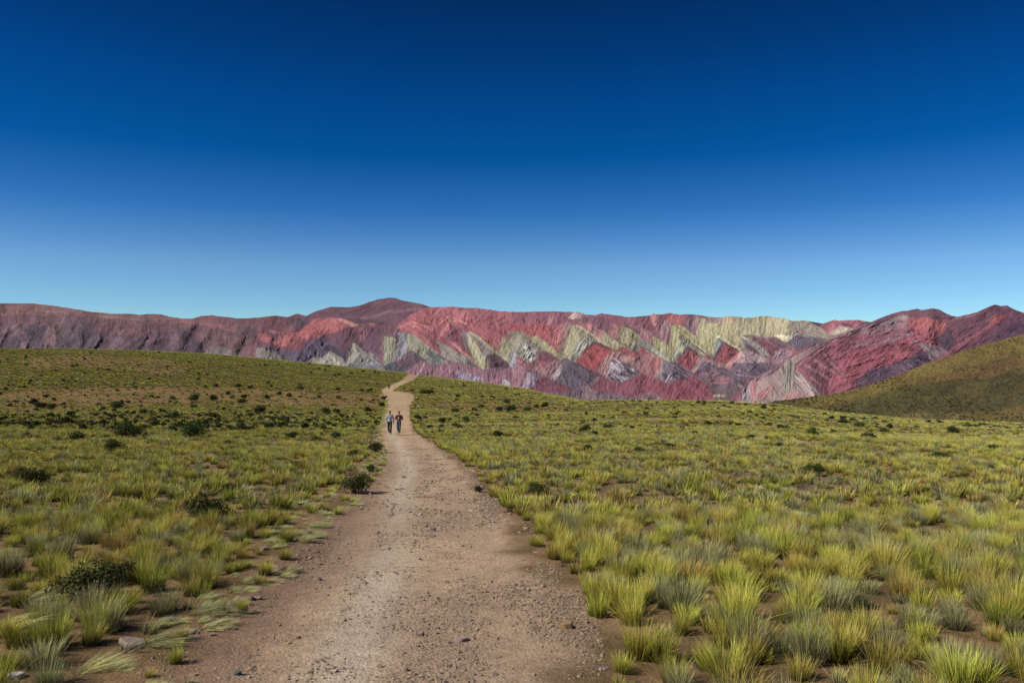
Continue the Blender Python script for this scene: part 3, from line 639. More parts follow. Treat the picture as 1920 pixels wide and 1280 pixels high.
q(8, [(-20,420),(600,340),(640,360),(250,480),(-20,520)], (156,84,96), 20, .9, (118,66,82), w=1.5, L=10)
q(8, [(630,220),(850,215),(1060,275),(980,390),(860,310),(740,335),(620,345)], (192,96,88), 58, .5, (168,82,84), w=1.8)
q(8, [(740,340),(860,300),(980,390),(930,450),(900,560),(700,450)], (176,84,90), 58, .7, (134,64,78), w=1.8, L=14)
q(8, [(-20,590),(500,500),(740,350),(900,500),(940,520),(700,640),(450,740),(130,820),(-20,980)], (172,80,90), 30, .8, (136,66,80), w=1.8, L=9)
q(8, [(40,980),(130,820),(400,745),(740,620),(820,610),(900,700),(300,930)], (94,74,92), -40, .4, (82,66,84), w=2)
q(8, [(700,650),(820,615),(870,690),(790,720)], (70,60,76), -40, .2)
q(8, [(650,455),(720,490),(900,520),(1070,590),(880,700),(820,600)], (136,114,118), -45, .8, (100,86,98), w=1.8, L=18)
P.stroke(cp(8, [(655,460),(800,570),(880,690)]), 3, (162,130,130), .8); P.stroke(cp(8, [(680,470),(950,640)]), 3, (162,130,130), .8)
P.stroke(cp(8, [(490,730),(600,810)]), 2.4, (140,110,124), .8); P.stroke(cp(8, [(580,710),(680,790)]), 2.4, (140,110,124), .8); P.stroke(cp(8, [(710,670),(800,730)]), 2.4, (140,110,124), .8)
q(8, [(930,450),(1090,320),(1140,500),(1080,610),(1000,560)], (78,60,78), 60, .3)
q(8, [(1060,260),(1240,200),(1400,140),(1600,40),(1760,60),(2100,200),(2100,460),(1600,500),(1100,620),(1130,480)], (116,66,82), 38, .5, (100,60,78), w=2.2, L=22)
P.stroke(cp(8, [(1090,600),(1300,450),(1540,300)]), 6, (160,84,90), .8)
P.stroke(cp(8, [(1180,470),(1400,330),(1600,180)]), 4, (136,88,100), .6)
P.stroke(cp(8, [(1040,250),(1230,215),(1400,160)]), 5, (154,106,114), .7)
q(8, [(1540,280),(1620,195),(1715,185),(1650,260),(1560,305)], (194,88,80), 40, .4)
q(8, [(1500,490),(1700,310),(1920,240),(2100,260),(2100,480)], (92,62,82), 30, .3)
q(7, [(-80,1300),(60,1180),(270,1200),(900,1110),(1300,1060),(1300,1400),(-80,1400)], (150,120,116), 20, .4, soft=.0)
for c, a, L_, r_, m_ in ((7,(600,660),(100,1200),(1020,1090),.3), (7,(1060,560),(820,760),(1320,880),.7), (7,(900,660),(820,740),(1100,1000),.7), (8,(640,200),(0,540),(700,460),.5), (8,(900,240),(620,460),(960,560),.7),
        (8,(1610,60),(1100,600),(2000,460),.35), (8,(650,450),(300,800),(900,690),.5), (8,(400,520),(0,900),(560,720),.4), (7,(1300,560),(1130,900),(1500,900),.5), (8,(900,100),(200,560),(1100,560),.25)):
    P.tent(*[cp(c, [v])[0] for v in (a, L_, r_)], amp=m_*.7)
P.blur(2)
# long strata ridges stand proud of the slope
soften(P, .22)
X, Y = P.X, P.Y
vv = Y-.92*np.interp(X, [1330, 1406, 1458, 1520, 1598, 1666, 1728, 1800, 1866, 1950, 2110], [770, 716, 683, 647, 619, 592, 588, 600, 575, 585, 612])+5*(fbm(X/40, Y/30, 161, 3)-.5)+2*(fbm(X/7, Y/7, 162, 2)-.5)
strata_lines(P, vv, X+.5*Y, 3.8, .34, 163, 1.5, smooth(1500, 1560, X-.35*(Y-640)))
crestD = [(1300,830),(1340,775),(1366,752),(1386,735),(1406,715),(1416,707.5),(1431,699.7),(1444,692),(1458,682.5),(1472,676),(1477,670),(1495,659),(1520,646.6),(1552,634),(1560,629),(1583,623),(1598,618.4),(1621,608),(1636,602.5),(1650,596),(1666,590),
 (1691,583.3),(1720,579),(1728,581),(1750,578),(1760,580),(1773,586.7),(1785,592.5),(1796,594),(1805,591.7),(1833,585),(1855,574),(1866,570.3),(1878,573.7),(1888,572.5),(1900,579),(1920,586),(2000,600),(2120,616)]
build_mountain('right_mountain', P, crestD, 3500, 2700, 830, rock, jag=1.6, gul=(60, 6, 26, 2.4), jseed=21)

# --- grassy hillside on the right, nearer than the mountains
P = Painter(1370, 2150, 590, 860, 1.0, (112, 98, 56), 700)
X, Y = P.X, P.Y
P.poly([(1370,590),(2150,590),(2150,900),(1370,900)], (100,90,52), 15, .22, (88,80,46), w=3, L=14)
P.poly([(1420,770),(1600,728),(1760,672),(1925,620),(2150,560),(2150,640),(1925,660),(1800,692),(1720,715),(1600,752),(1500,770)], (122,108,58), 20, .18, (120,98,58), w=5, L=50)
P.poly([(1600,745),(1760,705),(1920,665),(2150,640),(2150,700),(1920,690),(1860,706),(1780,712),(1640,735),(1560,760)], (120,94,58), 20, .2, w=5, L=50)
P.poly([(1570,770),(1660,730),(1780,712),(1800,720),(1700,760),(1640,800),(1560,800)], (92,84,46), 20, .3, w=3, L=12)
P.poly([(1860,705),(1925,686),(2150,650),(2150,760),(1925,745),(1850,735)], (90,80,46), 20, .4, w=2.5, L=12)  # shade-like dark patch put into the hill's colour
P.poly([(1700,760),(1760,735),(1800,720),(1830,760),(1780,800),(1700,800)], (92,82,46), 20, .4, w=2.5, L=12)  # same shade-like darkening, worked into the colour farther left
P.poly([(1560,800),(1700,775),(1850,770),(1900,800)], (116,104,62), 20, .3, w=2.5, L=10)
P.poly([(1700,830),(1790,790),(1860,772),(1925,758),(2150,730),(2150,900),(1700,900)], (126,112,60), 14, .25, (118,96,58), w=3, L=30)
for _ in range(6): P.C = (np.roll(P.C, 1, 0)+np.roll(P.C, -1, 0)+np.roll(P.C, 1, 1)+np.roll(P.C, -1, 1)+P.C*2)/6
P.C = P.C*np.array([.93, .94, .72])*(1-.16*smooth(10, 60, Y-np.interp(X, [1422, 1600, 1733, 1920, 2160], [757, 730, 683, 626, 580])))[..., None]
sp = fbm(X/2.6, Y/1.6, 711, 3)
P.C *= (1.08-.55*smooth(.50, .64, sp)*smooth(.3, .6, fbm(X/30, Y/12, 714, 2)+.1))[..., None]
P.C *= (.85+.3*fbm(X/25, Y/14, 712, 3))[..., None]
P.tent((1900,690), (1640,860), (2200,860), .25)
crestF = [(1340,790),(1422,759.5),(1458,751),(1513,745),(1575,735.6),(1600,730),(1650,715),(1683,703),(1733,683),(1767,671),(1817,653),(1867,640),(1920,626),(2000,605),(2160,580)]
hill_m = col_material('hill_grass', var=.25, vscale=.35, bump=.6, bscale=.25, bdist=1.5)
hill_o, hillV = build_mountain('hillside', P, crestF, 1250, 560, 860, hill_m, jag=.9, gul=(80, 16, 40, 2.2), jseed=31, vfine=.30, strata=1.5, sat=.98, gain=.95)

# ---------------------------------------------------------------- vegetation
def leaf_material(name, trans=.3, hue=.03, val=.25):
    m = bpy.data.materials.new(name); m.use_nodes = True; t = NT(m)
    b = t.n['Principled BSDF']; b.inputs['Roughness'].default_value = .65; b.inputs['Specular IOR Level'].default_value = .06
    at = t.add('ShaderNodeVertexColor', layer_name='Col'); oi = t.add('ShaderNodeObjectInfo')
    hs = t.add('ShaderNodeHueSaturation'); t.l.new(at.outputs[0], hs.inputs['Color'])
    a = t.add('ShaderNodeMapRange'); a.inputs[3].default_value = .5-hue; a.inputs[4].default_value = .5+hue; t.l.new(oi.outputs['Random'], a.inputs[0]); t.l.new(a.outputs[0], hs.inputs['Hue'])
    w = t.add('ShaderNodeTexWhiteNoise', noise_dimensions='1D'); t.l.new(oi.outputs['Random'], w.inputs['W'])
    v = t.add('ShaderNodeMapRange'); v.inputs[3].default_value = 1-val; v.inputs[4].default_value = 1+val; t.l.new(w.outputs['Value'], v.inputs[0]); t.l.new(v.outputs[0], hs.inputs['Value'])
    t.l.new(hs.outputs[0], b.inputs['Base Color'])
    tr = t.add('ShaderNodeBsdfTranslucent'); t.l.new(hs.outputs[0], tr.inputs[0])
    ms = t.add('ShaderNodeMixShader'); ms.inputs[0].default_value = trans
    t.l.new(b.outputs[0], ms.inputs[1]); t.l.new(tr.outputs[0], ms.inputs[2]); t.l.new(ms.outputs[0], t.n['Material Output'].inputs[0])
    return m
grass_m = leaf_material('grass_blades', .20, .02, .28)
shrub_m = leaf_material('shrub_leaves', .15, .03, .5)
KINDS_G = {   # base, mid, tip, dead share; low parts also darkened as shade between clumps
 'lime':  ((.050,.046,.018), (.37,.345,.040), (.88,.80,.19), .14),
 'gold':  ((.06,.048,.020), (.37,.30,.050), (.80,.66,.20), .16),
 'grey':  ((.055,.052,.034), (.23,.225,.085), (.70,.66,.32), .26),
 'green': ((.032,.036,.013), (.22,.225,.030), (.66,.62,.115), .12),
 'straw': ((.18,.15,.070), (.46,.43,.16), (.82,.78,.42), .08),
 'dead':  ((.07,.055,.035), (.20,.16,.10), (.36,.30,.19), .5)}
def tuft(name, kind, seed, n, h, r0, spread, lean, width, segs=3, flat=0, gain=1.0):
    g = np.random.default_rng(seed)
    base, mid, tip, dead = [np.array(v) if not isinstance(v, float) else v for v in KINDS_G[kind]]
    V, F, Cc = [], [], []
    for i in range(n):
        a = g.uniform(0, 2*math.pi); rr = r0*math.sqrt(g.uniform(0, 1))
        p = np.array([rr*math.cos(a), rr*math.sin(a), -.03])
        isdead = g.uniform() < dead
        L = h*g.uniform(.55, 1.08)*(.6 if isdead else 1)
        a2 = a+g.normal(0, .5); tilt = abs(g.normal(0, 1))*spread*.45+rr/r0*spread*.75+(abs(g.normal(0, .5)) if g.uniform() < .12 else 0)
        if isdead: tilt = tilt*1.3+.25
        d = np.array([math.cos(a2)*math.sin(tilt)+lean, math.sin(a2)*math.sin(tilt), max(math.cos(tilt), .12)*(1-flat)]); d /= np.linalg.norm(d)
        side = np.cross(d, [0, 0, 1.0]); nn = np.linalg.norm(side); side = side/nn if nn > 1e-3 else np.array([1., 0, 0])
        tw = g.normal(0, .7); side = side*math.cos(tw)+np.cross(d, side)*math.sin(tw)
        droop = g.uniform(.1, .5)*(1+spread)
        out_ = np.array([math.cos(a2)*.7+lean*.9, math.sin(a2)*.7, -.55])
        v0 = len(V); w = width*g.uniform(.7, 1.2); vv = g.uniform(.72, 1.25); hue = g.uniform(-1, 1)
        for k in range(segs+1):
            f = k/segs
            q_ = p+d*L*f+out_*L*droop*.38*f*f
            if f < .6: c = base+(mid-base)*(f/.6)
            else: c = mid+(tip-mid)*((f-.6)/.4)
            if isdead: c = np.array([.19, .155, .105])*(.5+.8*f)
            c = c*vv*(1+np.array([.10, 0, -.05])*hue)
            ww = w*(1-f)**.6
            if k < segs:
                V += [q_-side*ww/2, q_+side*ww/2]; Cc += [c, c]
            else:
                V += [q_]; Cc += [c]
        for k in range(segs-1):
            b = v0+2*k; F += [(b, b+1, b+3), (b, b+3, b+2)]
        b = v0+2*(segs-1); F += [(b, b+1, b+2)]
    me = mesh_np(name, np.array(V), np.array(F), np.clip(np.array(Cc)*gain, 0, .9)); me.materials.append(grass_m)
    return me
SH = [  # photo column, row of the foot, width in pixels; the nearest ones carry a label of their own
 (668,924,62,'dense dark green shrub standing alone at the left edge of the gravel path'),
 (392,980,82,'low dark green domed shrub among golden grass, left of the path verge'),
 (158,1122,112,'large black-green shrub in the lower left corner of the plain'),
 (212,1098,66,'smaller grey-stemmed dark shrub touching the right side of the large lower left shrub'),
 (58,910,62,'flat dark shrub at the left picture edge, level with the shrub beside the path'),
 (1008,927,44,'round dark green cushion shrub right of the path among yellow grass'),
 (898,922,24,'small dark green shrub on the right-hand edge of the path'),
 (705,848,32,'dark shrub on the left path verge, below the two walkers'),
 (694,884,24,'small dark shrub on the left verge, between the walkers and the big path-side shrub'),
 (1528,892,40,'greyish dark shrub amid tall tufts in the middle of the right-hand grass'),
 (430,925,34,None),(560,880,26,None),(262,935,34,None)]
SH += [(a, b, c, None) for a, b, c in ((63,757,24),(86,745,16),(75,766,30),(97,767,20),(220,765,36),(283,745,12),(323,748,12),(362,753,26),(402,752,20),(427,740,12),(435,747,12),(457,747,16),(455,757,20),(448,726,20),(404,725,14),(385,727,10),(470,728,12),(564,730,20),(598,731,10),(633,731,12),
 (524,740,14),(543,744,14),(500,747,14),(599,747,12),(635,748,12),(147,828,34),(107,830,32),(240,822,58),(270,776,18),(325,783,30),(400,783,30),(363,766,16),(485,775,28),(383,796,24),(360,822,50),(527,800,24),(570,805,14),(547,822,28),(593,827,28),(630,822,24),(610,776,22),(630,775,18),(213,848,40),
 (500,815,20),(290,800,24),(50,820,24),(645,751,12),(678,734,12),(692,735,14),(677,752,10),(699,751,9),(720,749,16),(716,762,16),(665,761,8),(780,751,10),(777,763,10),(757,729,8),(772,734,10),(793,738,24),(807,739,18),(858,746,12),(905,746,12),(923,747,12),(997,749,10),(902,765,20),(890,770,14),
 (951,757,18),(852,773,22),(937,772,18),(960,773,26),(988,771,18),(1005,765,14),(1020,765,20),(1062,771,12),(873,790,18),(933,820,34),(827,812,18),(830,793,20),(1095,812,26),(1115,815,20),(1140,806,24),(1100,845,26),(1200,850,28),(1253,840,28),(1210,779,14),(1157,771,10),(1170,776,14),(1132,783,9),
 (1196,778,10),(1258,777,12),(660,858,30),(783,786,24),(807,803,20),(670,810,18),(690,772,20),(1348,783,12),(1367,766,10),(1320,760,10),(1432,768,14),(1430,786,14),(1418,781,10),(1407,776,14),(1343,796,14),(1408,824,26),(1488,785,14),(1498,796,9),(1525,778,10),(1523,820,34),(1560,786,14),
 (1578,794,18),(1600,791,16),(1640,790,18),(1621,788,12),(1668,803,18),(1655,810,18),(1613,802,24),(1630,825,36),(1690,793,10),(1813,803,22),(1788,815,30),(1863,800,14),(1915,805,14),(1763,794,10),(1813,796,10),(1860,846,28),(1763,862,34),(1368,818,18),(1303,816,18),(120,795,30),(20,800,26),(170,800,24),(455,810,28),(430,838,26),(1460,840,22),(1850,900,26))]
g5 = np.random.default_rng(5)
for xx in np.arange(1106, 1450, 15.5): SH.append((xx+g5.uniform(-5, 5), float(np.interp(xx, CX, CY))+g5.uniform(1, 3), g5.uniform(7, 12), 'ridge'))
for i in range(84):
    xx = g5.uniform(0, 740)**1.0; yc = float(np.interp(xx, CX, CY)); SH.append((xx, yc+2+(730-yc)*g5.uniform(0, 1), g5.uniform(5, 10), 'slope'))
for i in range(26):
    xx = g5.uniform(790, 1100); yc = float(np.interp(xx, CX, CY)); SH.append((xx, yc+3+(790-yc)*g5.uniform(0, .7), g5.uniform(5, 9), 'mid'))
SHW = [(*to_ground(a_, b_)[:2], w_) for a_, b_, w_, l_ in SH]
def near_shrub(x, y):
    k = np.zeros(len(x), bool)
    for X_, Y_, w_ in SHW:
        if Y_ > y.max()+3 or Y_ < y.min()-3: continue
        r_ = min(w_/FPX*Y_, 3.2)*.42
        dx = x-X_*y/Y_
        k |= (np.hypot(x-X_, y-Y_) < r_) | ((np.abs(dx) < r_*.8) & (y < Y_) & (y > Y_-(.45 if w_ > 30 else .25)))
    return k
kinds = list(KINDS_G)
near_p, mid_p, far_p = {}, {}, {}
for ki, k in enumerate(kinds):
    flat = .55 if k == 'straw' else .6 if k == 'dead' else 0
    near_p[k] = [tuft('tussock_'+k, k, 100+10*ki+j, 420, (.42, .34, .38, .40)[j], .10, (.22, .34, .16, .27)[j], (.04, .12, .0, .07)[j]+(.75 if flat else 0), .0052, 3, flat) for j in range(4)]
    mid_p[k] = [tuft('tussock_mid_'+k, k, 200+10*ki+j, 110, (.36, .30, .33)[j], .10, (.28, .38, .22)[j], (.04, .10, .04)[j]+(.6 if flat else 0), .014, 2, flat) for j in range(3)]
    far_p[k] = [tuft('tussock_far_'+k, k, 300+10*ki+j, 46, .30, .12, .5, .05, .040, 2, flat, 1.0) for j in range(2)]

def scatter(name, protos, pts, rot, scl, idx, label, cat, mat=None):
    """a vertex cloud whose geometry nodes set one of the prototypes on every vertex"""
    pc = bpy.data.collections.new(name+'_shapes')
    for i, me in enumerate(protos):
        o = bpy.data.objects.new('%s_shape_%02d' % (name, i), me); pc.objects.link(o)
    me = bpy.data.meshes.new(name); me.vertices.add(len(pts)); me.vertices.foreach_set('co', np.asarray(pts, np.float32).ravel())
    a = me.attributes.new('rot', 'FLOAT_VECTOR', 'POINT'); a.data.foreach_set('vector', np.asarray(rot, np.float32).ravel())
    a = me.attributes.new('scl', 'FLOAT_VECTOR', 'POINT'); a.data.foreach_set('vector', np.asarray(scl, np.float32).ravel())
    a = me.attributes.new('idx', 'INT', 'POINT'); a.data.foreach_set('value', np.asarray(idx, np.int32))
    ng = bpy.data.node_groups.new(name, 'GeometryNodeTree')
    ng.interface.new_socket('Geometry', in_out='INPUT', socket_type='NodeSocketGeometry'); ng.interface.new_socket('Geometry', in_out='OUTPUT', socket_type='NodeSocketGeometry')
    N, L = ng.nodes, ng.links
    gi = N.new('NodeGroupInput'); go = N.new('NodeGroupOutput'); ip = N.new('GeometryNodeInstanceOnPoints'); ci = N.new('GeometryNodeCollectionInfo')
    ci.inputs['Collection'].default_value = pc; ci.inputs['Separate Children'].default_value = True; ci.inputs['Reset Children'].default_value = True
    ip.inputs['Pick Instance'].default_value = True
    def attr(nm, ty):
        n = N.new('GeometryNodeInputNamedAttribute'); n.data_type = ty; n.inputs[0].default_value = nm
        return [o for o in n.outputs if o.enabled and o.name == 'Attribute'][0]
    L.new(gi.outputs[0], ip.inputs['Points']); L.new(ci.outputs[0], ip.inputs['Instance'])
    L.new(attr('idx', 'INT'), ip.inputs['Instance Index'])
    e2r = N.new('FunctionNodeEulerToRotation'); L.new(attr('rot', 'FLOAT_VECTOR'), e2r.inputs[0]); L.new(e2r.outputs[0], ip.inputs['Rotation'])
    L.new(attr('scl', 'FLOAT_VECTOR'), ip.inputs['Scale'])
    L.new(ip.outputs[0], go.inputs[0])
    o = new_obj(name, me); md = o.modifiers.new('scatter', 'NODES'); md.node_group = ng
    return tag(o, label, cat, kind='stuff')

GLE = np.array([(703,764),(730,715),(750,722),(790,716),(812,704),(850,694),(870,678),(900,648),(920,612),(960,552),(1000,510),(1060,462),(1125,385),(1170,310),(1215,240),(1280,130),(1500,-150),(2200,-900)], float)
def scatter_zone(y0, y1, cell, umax=.74):
    """jittered grid of tussock spots in a wedge of the plain, thinned where the ground is bare"""
    ys = np.arange(y0, y1, cell); P_ = []
    for y in ys:
        w = y*umax+1.5; xs = np.arange(-w, w, cell)
        P_.append(np.stack([xs+rng.uniform(-.46, .46, len(xs))*cell, y+rng.uniform(-.46, .46, len(xs))*cell], -1))
    P_ = np.concatenate(P_); x, y = P_[:, 0], P_[:, 1]
    D = np.interp(960+x/y*FPX, DX, DD); k = y < D*1.12; x, y = x[k], y[k]
    px, py = project(x, y)
    Lp, Rp = path_edges(np.minimum(py, 2200)); gl = np.interp(py, GLE[:, 0], GLE[:, 1])
    m = FPX/y
    wob_ = (fbm(x/1.2, y/1.2, 61, 2)-.5)*.7*m
    right = px > Rp+.10*m+np.maximum(wob_*.6, -.1*m)
    left = px < gl-.1*m+wob_
    margin = (px < Lp+.30*m) & ~left & ~right
    nz = fbm(x/.9, y/.9, 62, 2); big = fbm(x/9, y/9, 63, 2)
    b = bareness(px, py)
    keep = np.zeros(len(x), bool); r = rng.uniform(0, 1, len(x))
    dens = np.clip(.93-.8*smooth(.56, .70, nz)-.2*smooth(.6, .75, big), .10, 1)*(1-b*.95); dens = np.where(y < 14, np.maximum(dens, .62), dens)
    keep[right] = (r < dens)[right]; keep[left] = (r < dens)[left]
    cl = vnoise(x/.7+3, y/.7, 64)
    dp = (Lp-px)/m; keep[margin] = (((r < .9) & (dp < .40+.3*cl) & (cl > .24)) | ((r < .5) & (cl > .74)))[margin]
    keep &= ~near_shrub(x, y)
    edge = np.where(right, (px-Rp)/m, 99.); edge = np.where(left | margin, (Lp-px)/m*1.0, edge)
    side = np.where(right, 1, -1)
    return x[keep], y[keep], edge[keep], side[keep], margin[keep], big[keep]
def pick_kind(x, y, edge, side, margin):
    n = len(x); r = rng.uniform(0, 1, n)*.7+.3*vnoise(x/2.5, y/2.5, 66); gsp = fbm(x/6, y/6, 67, 2)
    pr = np.array([.36, .17, .24, .18, .05])   # lime gold grey green straw
    c = np.cumsum(pr)
    r2 = np.clip(r+(gsp-.5)*.5, 0, .999)
    k = np.searchsorted(c, r2); k = np.minimum(k, 4)
    nearside = (side > 0) & (edge < .5) & (rng.uniform(0, 1, n) < .7); k[nearside] = 0
    k[margin] = np.where(rng.uniform(0, 1, margin.sum()) < .7, 4, 0)
    lf = (side < 0) & ~margin & (k == 0) & (rng.uniform(0, 1, n) < .35); k[lf] = 1
    r3 = rng.uniform(0, 1, n); fl_ = (side < 0) & ~margin & (y > 12)
    k[fl_ & (r3 < .32)] = 3; k[fl_ & (k == 0) & (rng.uniform(0, 1, n) < .35)] = 1; k[fl_ & (r3 > .86)] = 5; k[(side > 0) & (y > 14) & (r3 > .93)] = 5
    return k

# nearest tussocks: each a thing of its own
x, y, edge, side, margin, big = scatter_zone(3.3, 13.5, .30)
kk = pick_kind(x, y, edge, side, margin); z = H(x, y)
px, py = project(x, y, z)
inview = (px > -40) & (px < 1960) & (py < 1400)
size = np.where(y < 6.5, .58, .68)*rng.uniform(.62, 1.35, len(x))*(.75+.65*vnoise(x/1.1, y/1.1, 68))*np.where(margin, .55, 1)*np.where((side > 0) & (edge < .35), .82, 1)
order = np.argsort(np.where(inview, y/size, 1e9)); own = np.zeros(len(x), bool); own[order[:292]] = True
def rotz(n, spread=.9): return rng.normal(0, spread, n)
rz = rotz(len(x)); KN = {'lime': 'yellow-green', 'gold': 'golden', 'grey': 'grey-green', 'green': 'deep green', 'straw': 'pale trampled', 'dead': 'dry grey'}
ORD = ['leftmost', 'second from left', 'third from left', 'fourth from left', 'fifth from left', 'sixth from left', 'seventh from left', 'eighth from left', 'ninth from left', 'tenth from left', 'eleventh from left', 'twelfth from left', 'thirteenth from left', 'fourteenth from left']
def rank_labels(items, cat):
    """items: (object, column, plural phrase); up to eight of one phrase are told apart by their order from the left"""
    grp = {}
    for it in items: grp.setdefault(it[2], []).append(it)
    for ph, L_ in grp.items():
        L_.sort(key=lambda t: t[1]); n_ = len(L_)
        for k_, (o_, _, _) in enumerate(L_):
            if n_ == 1: lb = 'the only one of the '+ph
            elif n_ == 2: lb = ('left', 'right')[k_]+' one of two '+ph
            elif n_ == 3: lb = ('left', 'middle', 'right')[k_]+' one of three '+ph
            elif n_ <= 14: lb = ('rightmost' if k_ == n_-1 else ORD[k_])+' of the '+ph
            else: lb = 'one of the many '+ph
            tag(o_, lb, cat, ph)
TL = []
for i in np.where(own)[0]:
    k = kinds[kk[i]]; me = near_p[k][rng.integers(0, 4)]
    o = bpy.data.objects.new('grass_tussock', me); COL.objects.link(o)
    o.location = (x[i], y[i], z[i]); s_ = size[i]; o.scale = (s_*rng.uniform(.9, 1.15), s_*rng.uniform(.9, 1.15), s_)
    o.rotation_euler = (rng.normal(0, .06), rng.normal(.05, .07), rz[i]*(.4 if k == 'straw' else 1))
    if k == 'straw': o.scale = (s_*1.7, s_*1.6, s_*1.1)
    rw = 'nearest' if y[i] < 6.2 else 'near' if y[i] < 8.3 else 'farther'
    if margin[i]: loc = 'on the bare left verge'
    elif side[i] > 0: loc = 'lining the right path edge' if edge[i] < .6 else ('right of the path' if px[i] < 1340 else 'at mid right' if px[i] < 1640 else 'at far right')
    else: loc = 'at far left' if px[i] < 170 else 'left of the path'
    TL.append((o, px[i], rw+' '+('tall ' if s_ > .98 else 'low ')+KN[k]+' tussocks '+loc))
rank_labels(TL, 'tussock')
PTS, ROT, SCL, IDX = [], [], [], []
protos = []; off = {}
for nm, dct in (('n', near_p), ('m', mid_p), ('f', far_p)):
    for k in kinds: off[(nm, k)] = (len(protos), len(dct[k])); protos += dct[k]
def addpts(lod, x, y, kk, size, lean=.05):
    n = len(x); z = H(x, y)
    PTS.append(np.stack([x, y, z], -1)); ROT.append(np.stack([rng.normal(0, .07, n), rng.normal(lean, .08, n), rotz(n)], -1))
    SCL.append(np.stack([size*rng.uniform(.9, 1.2, n), size*rng.uniform(.9, 1.2, n), size], -1))
    o_ = np.array([off[(lod, kinds[k])][0]+rng.integers(0, off[(lod, kinds[k])][1]) for k in kk]); IDX.append(o_)
r = ~own; addpts('n', x[r], y[r], kk[r], size[r])
x, y, edge, side, margin, big = scatter_zone(3.3, 14, .30)
k = rng.uniform(0, 1, len(x)) < .5; x, y, edge, side, margin = [v[k] for v in (x, y, edge, side, margin)]
kk = pick_kind(x, y, edge, side, margin); kk[rng.uniform(0, 1, len(kk)) < .25] = 2; kk[rng.uniform(0, 1, len(kk)) < .4] = 5
addpts('m', x, y, kk, rng.uniform(.28, .5, len(x)))
x, y, edge, side, margin, big = scatter_zone(13.5, 40, .46, .70)
kk = pick_kind(x, y, edge, side, margin); kk[rng.uniform(0, 1, len(kk)) < .4] = 5
addpts('m', x, y, kk, rng.uniform(.25, .45, len(x)))
x, y, edge, side, margin, big = scatter_zone(13.5, 60, .37, .70)
kk = pick_kind(x, y, edge, side, margin)
addpts('m', x, y, kk, rng.uniform(.55, 1.1, len(x))*(.72+.6*vnoise(x/1.4, y/1.4, 68))*np.where(margin, .55, 1))
x, y, edge, side, margin, big = scatter_zone(60, 130, .55, .68)
kk = pick_kind(x, y, edge, side, margin)
addpts('f', x, y, kk, rng.uniform(.55, 1.2, len(x))*(.75+.6*vnoise(x/2, y/2, 68)))
x, y, edge, side, margin, big = scatter_zone(130, 420, 1.1, .68)
kk = pick_kind(x, y, edge, side, margin)
addpts('f', x, y, kk, rng.uniform(.9, 1.6, len(x))*(.8+.6*vnoise(x/3, y/3, 68))*1.15)
PTS = np.concatenate(PTS); print('grass instances', len(PTS))
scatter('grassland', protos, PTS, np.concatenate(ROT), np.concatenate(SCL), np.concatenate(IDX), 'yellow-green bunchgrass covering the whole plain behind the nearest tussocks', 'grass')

# ---------------------------------------------------------------- shrubs
def shrub(name, seed, n, leaf, squash=.62):
    g = np.random.default_rng(seed); V, F, Cc = [], [], []
    lob = [(g.uniform(-.28, .28), g.uniform(-.28, .28), g.uniform(.12, .34), g.uniform(.22, .36)) for _ in range(9)]
    for i in range(n):
        lx, ly, lz, lr = lob[g.integers(0, len(lob))]
        d = g.normal(0, 1, 3); d /= np.linalg.norm(d); d[2] = abs(d[2]) if g.uniform() < .75 else d[2]
        rr = lr*(g.uniform(.55, 1.05))
        p = np.array([lx, ly, lz])+d*rr; p[2] = max(p[2], .01)*squash/.62
        nrm = d+g.normal(0, .6, 3); nrm /= np.linalg.norm(nrm)
        a = np.cross(nrm, g.normal(0, 1, 3)); a /= np.linalg.norm(a); b = np.cross(nrm, a)
        s_ = leaf*g.uniform(.6, 1.3); v0 = len(V)
        V += [p-a*s_, p+b*s_*.55, p+a*s_, p-b*s_*.55]; F += [(v0, v0+1, v0+2, v0+3)]
        c = np.array([.044, .055, .016])*g.uniform(.6, 1.7)*(1+np.array([.25, 0, -.1])*g.uniform(-.5, 1))
        if g.uniform() < .07: c = np.array([.09, .09, .03])
        Cc += [c]*4
    me = mesh_np(name, np.array(V), np.array(F), np.array(Cc)); me.materials.append(shrub_m); return me
def branches(seed):
    g = np.random.default_rng(seed); V, F, Cc = [], [], []
    for i in range(14):
        a = g.uniform(0, 6.28); p0 = np.array([g.uniform(-.06, .06), g.uniform(-.06, .06), -.04]); p1 = np.array([math.cos(a)*g.uniform(.1, .38), math.sin(a)*g.uniform(.1, .38), g.uniform(.2, .45)])
        v0 = len(V)
        for p, r_ in ((p0, .014), ((p0+p1)/2+g.normal(0, .03, 3), .010), (p1, .004)):
            for k in range(4): V.append(p+np.array([math.cos(k*1.571), math.sin(k*1.571), 0])*r_); Cc.append((.10, .075, .055))
        for q_ in (0, 4):
            for k in range(4): F.append((v0+q_+k, v0+q_+(k+1) % 4, v0+q_+4+(k+1) % 4, v0+q_+4+k))
    me = mesh_np('branches', np.array(V), np.array(F), np.array(Cc)); me.materials.append(shrub_m); return me
sh_near = [shrub('shrub', 900+i, 2600, .026) for i in range(3)]
sh_mid = [shrub('shrub', 910+i, 700, .055, (.62, .5, .7)[i]) for i in range(3)]
sh_far = [shrub('shrub', 920+i, 170, .12, (.6, .5, .7)[i]) for i in range(3)]
br = branches(3)
def zone(px, py):
    w = 'left of the path' if px < np.interp(py, PE[:, 0], PE[:, 1]) else ('on the plain between the path and the middle of the picture' if px < 1100 else 'on the right-hand half of the plain')
    v = 'in the dotted band just under the far slope' if py < 768 else ('level with the two walkers' if py < 815 else 'nearer than the two walkers')
    return w, v
g = np.random.default_rng(15); RL = []
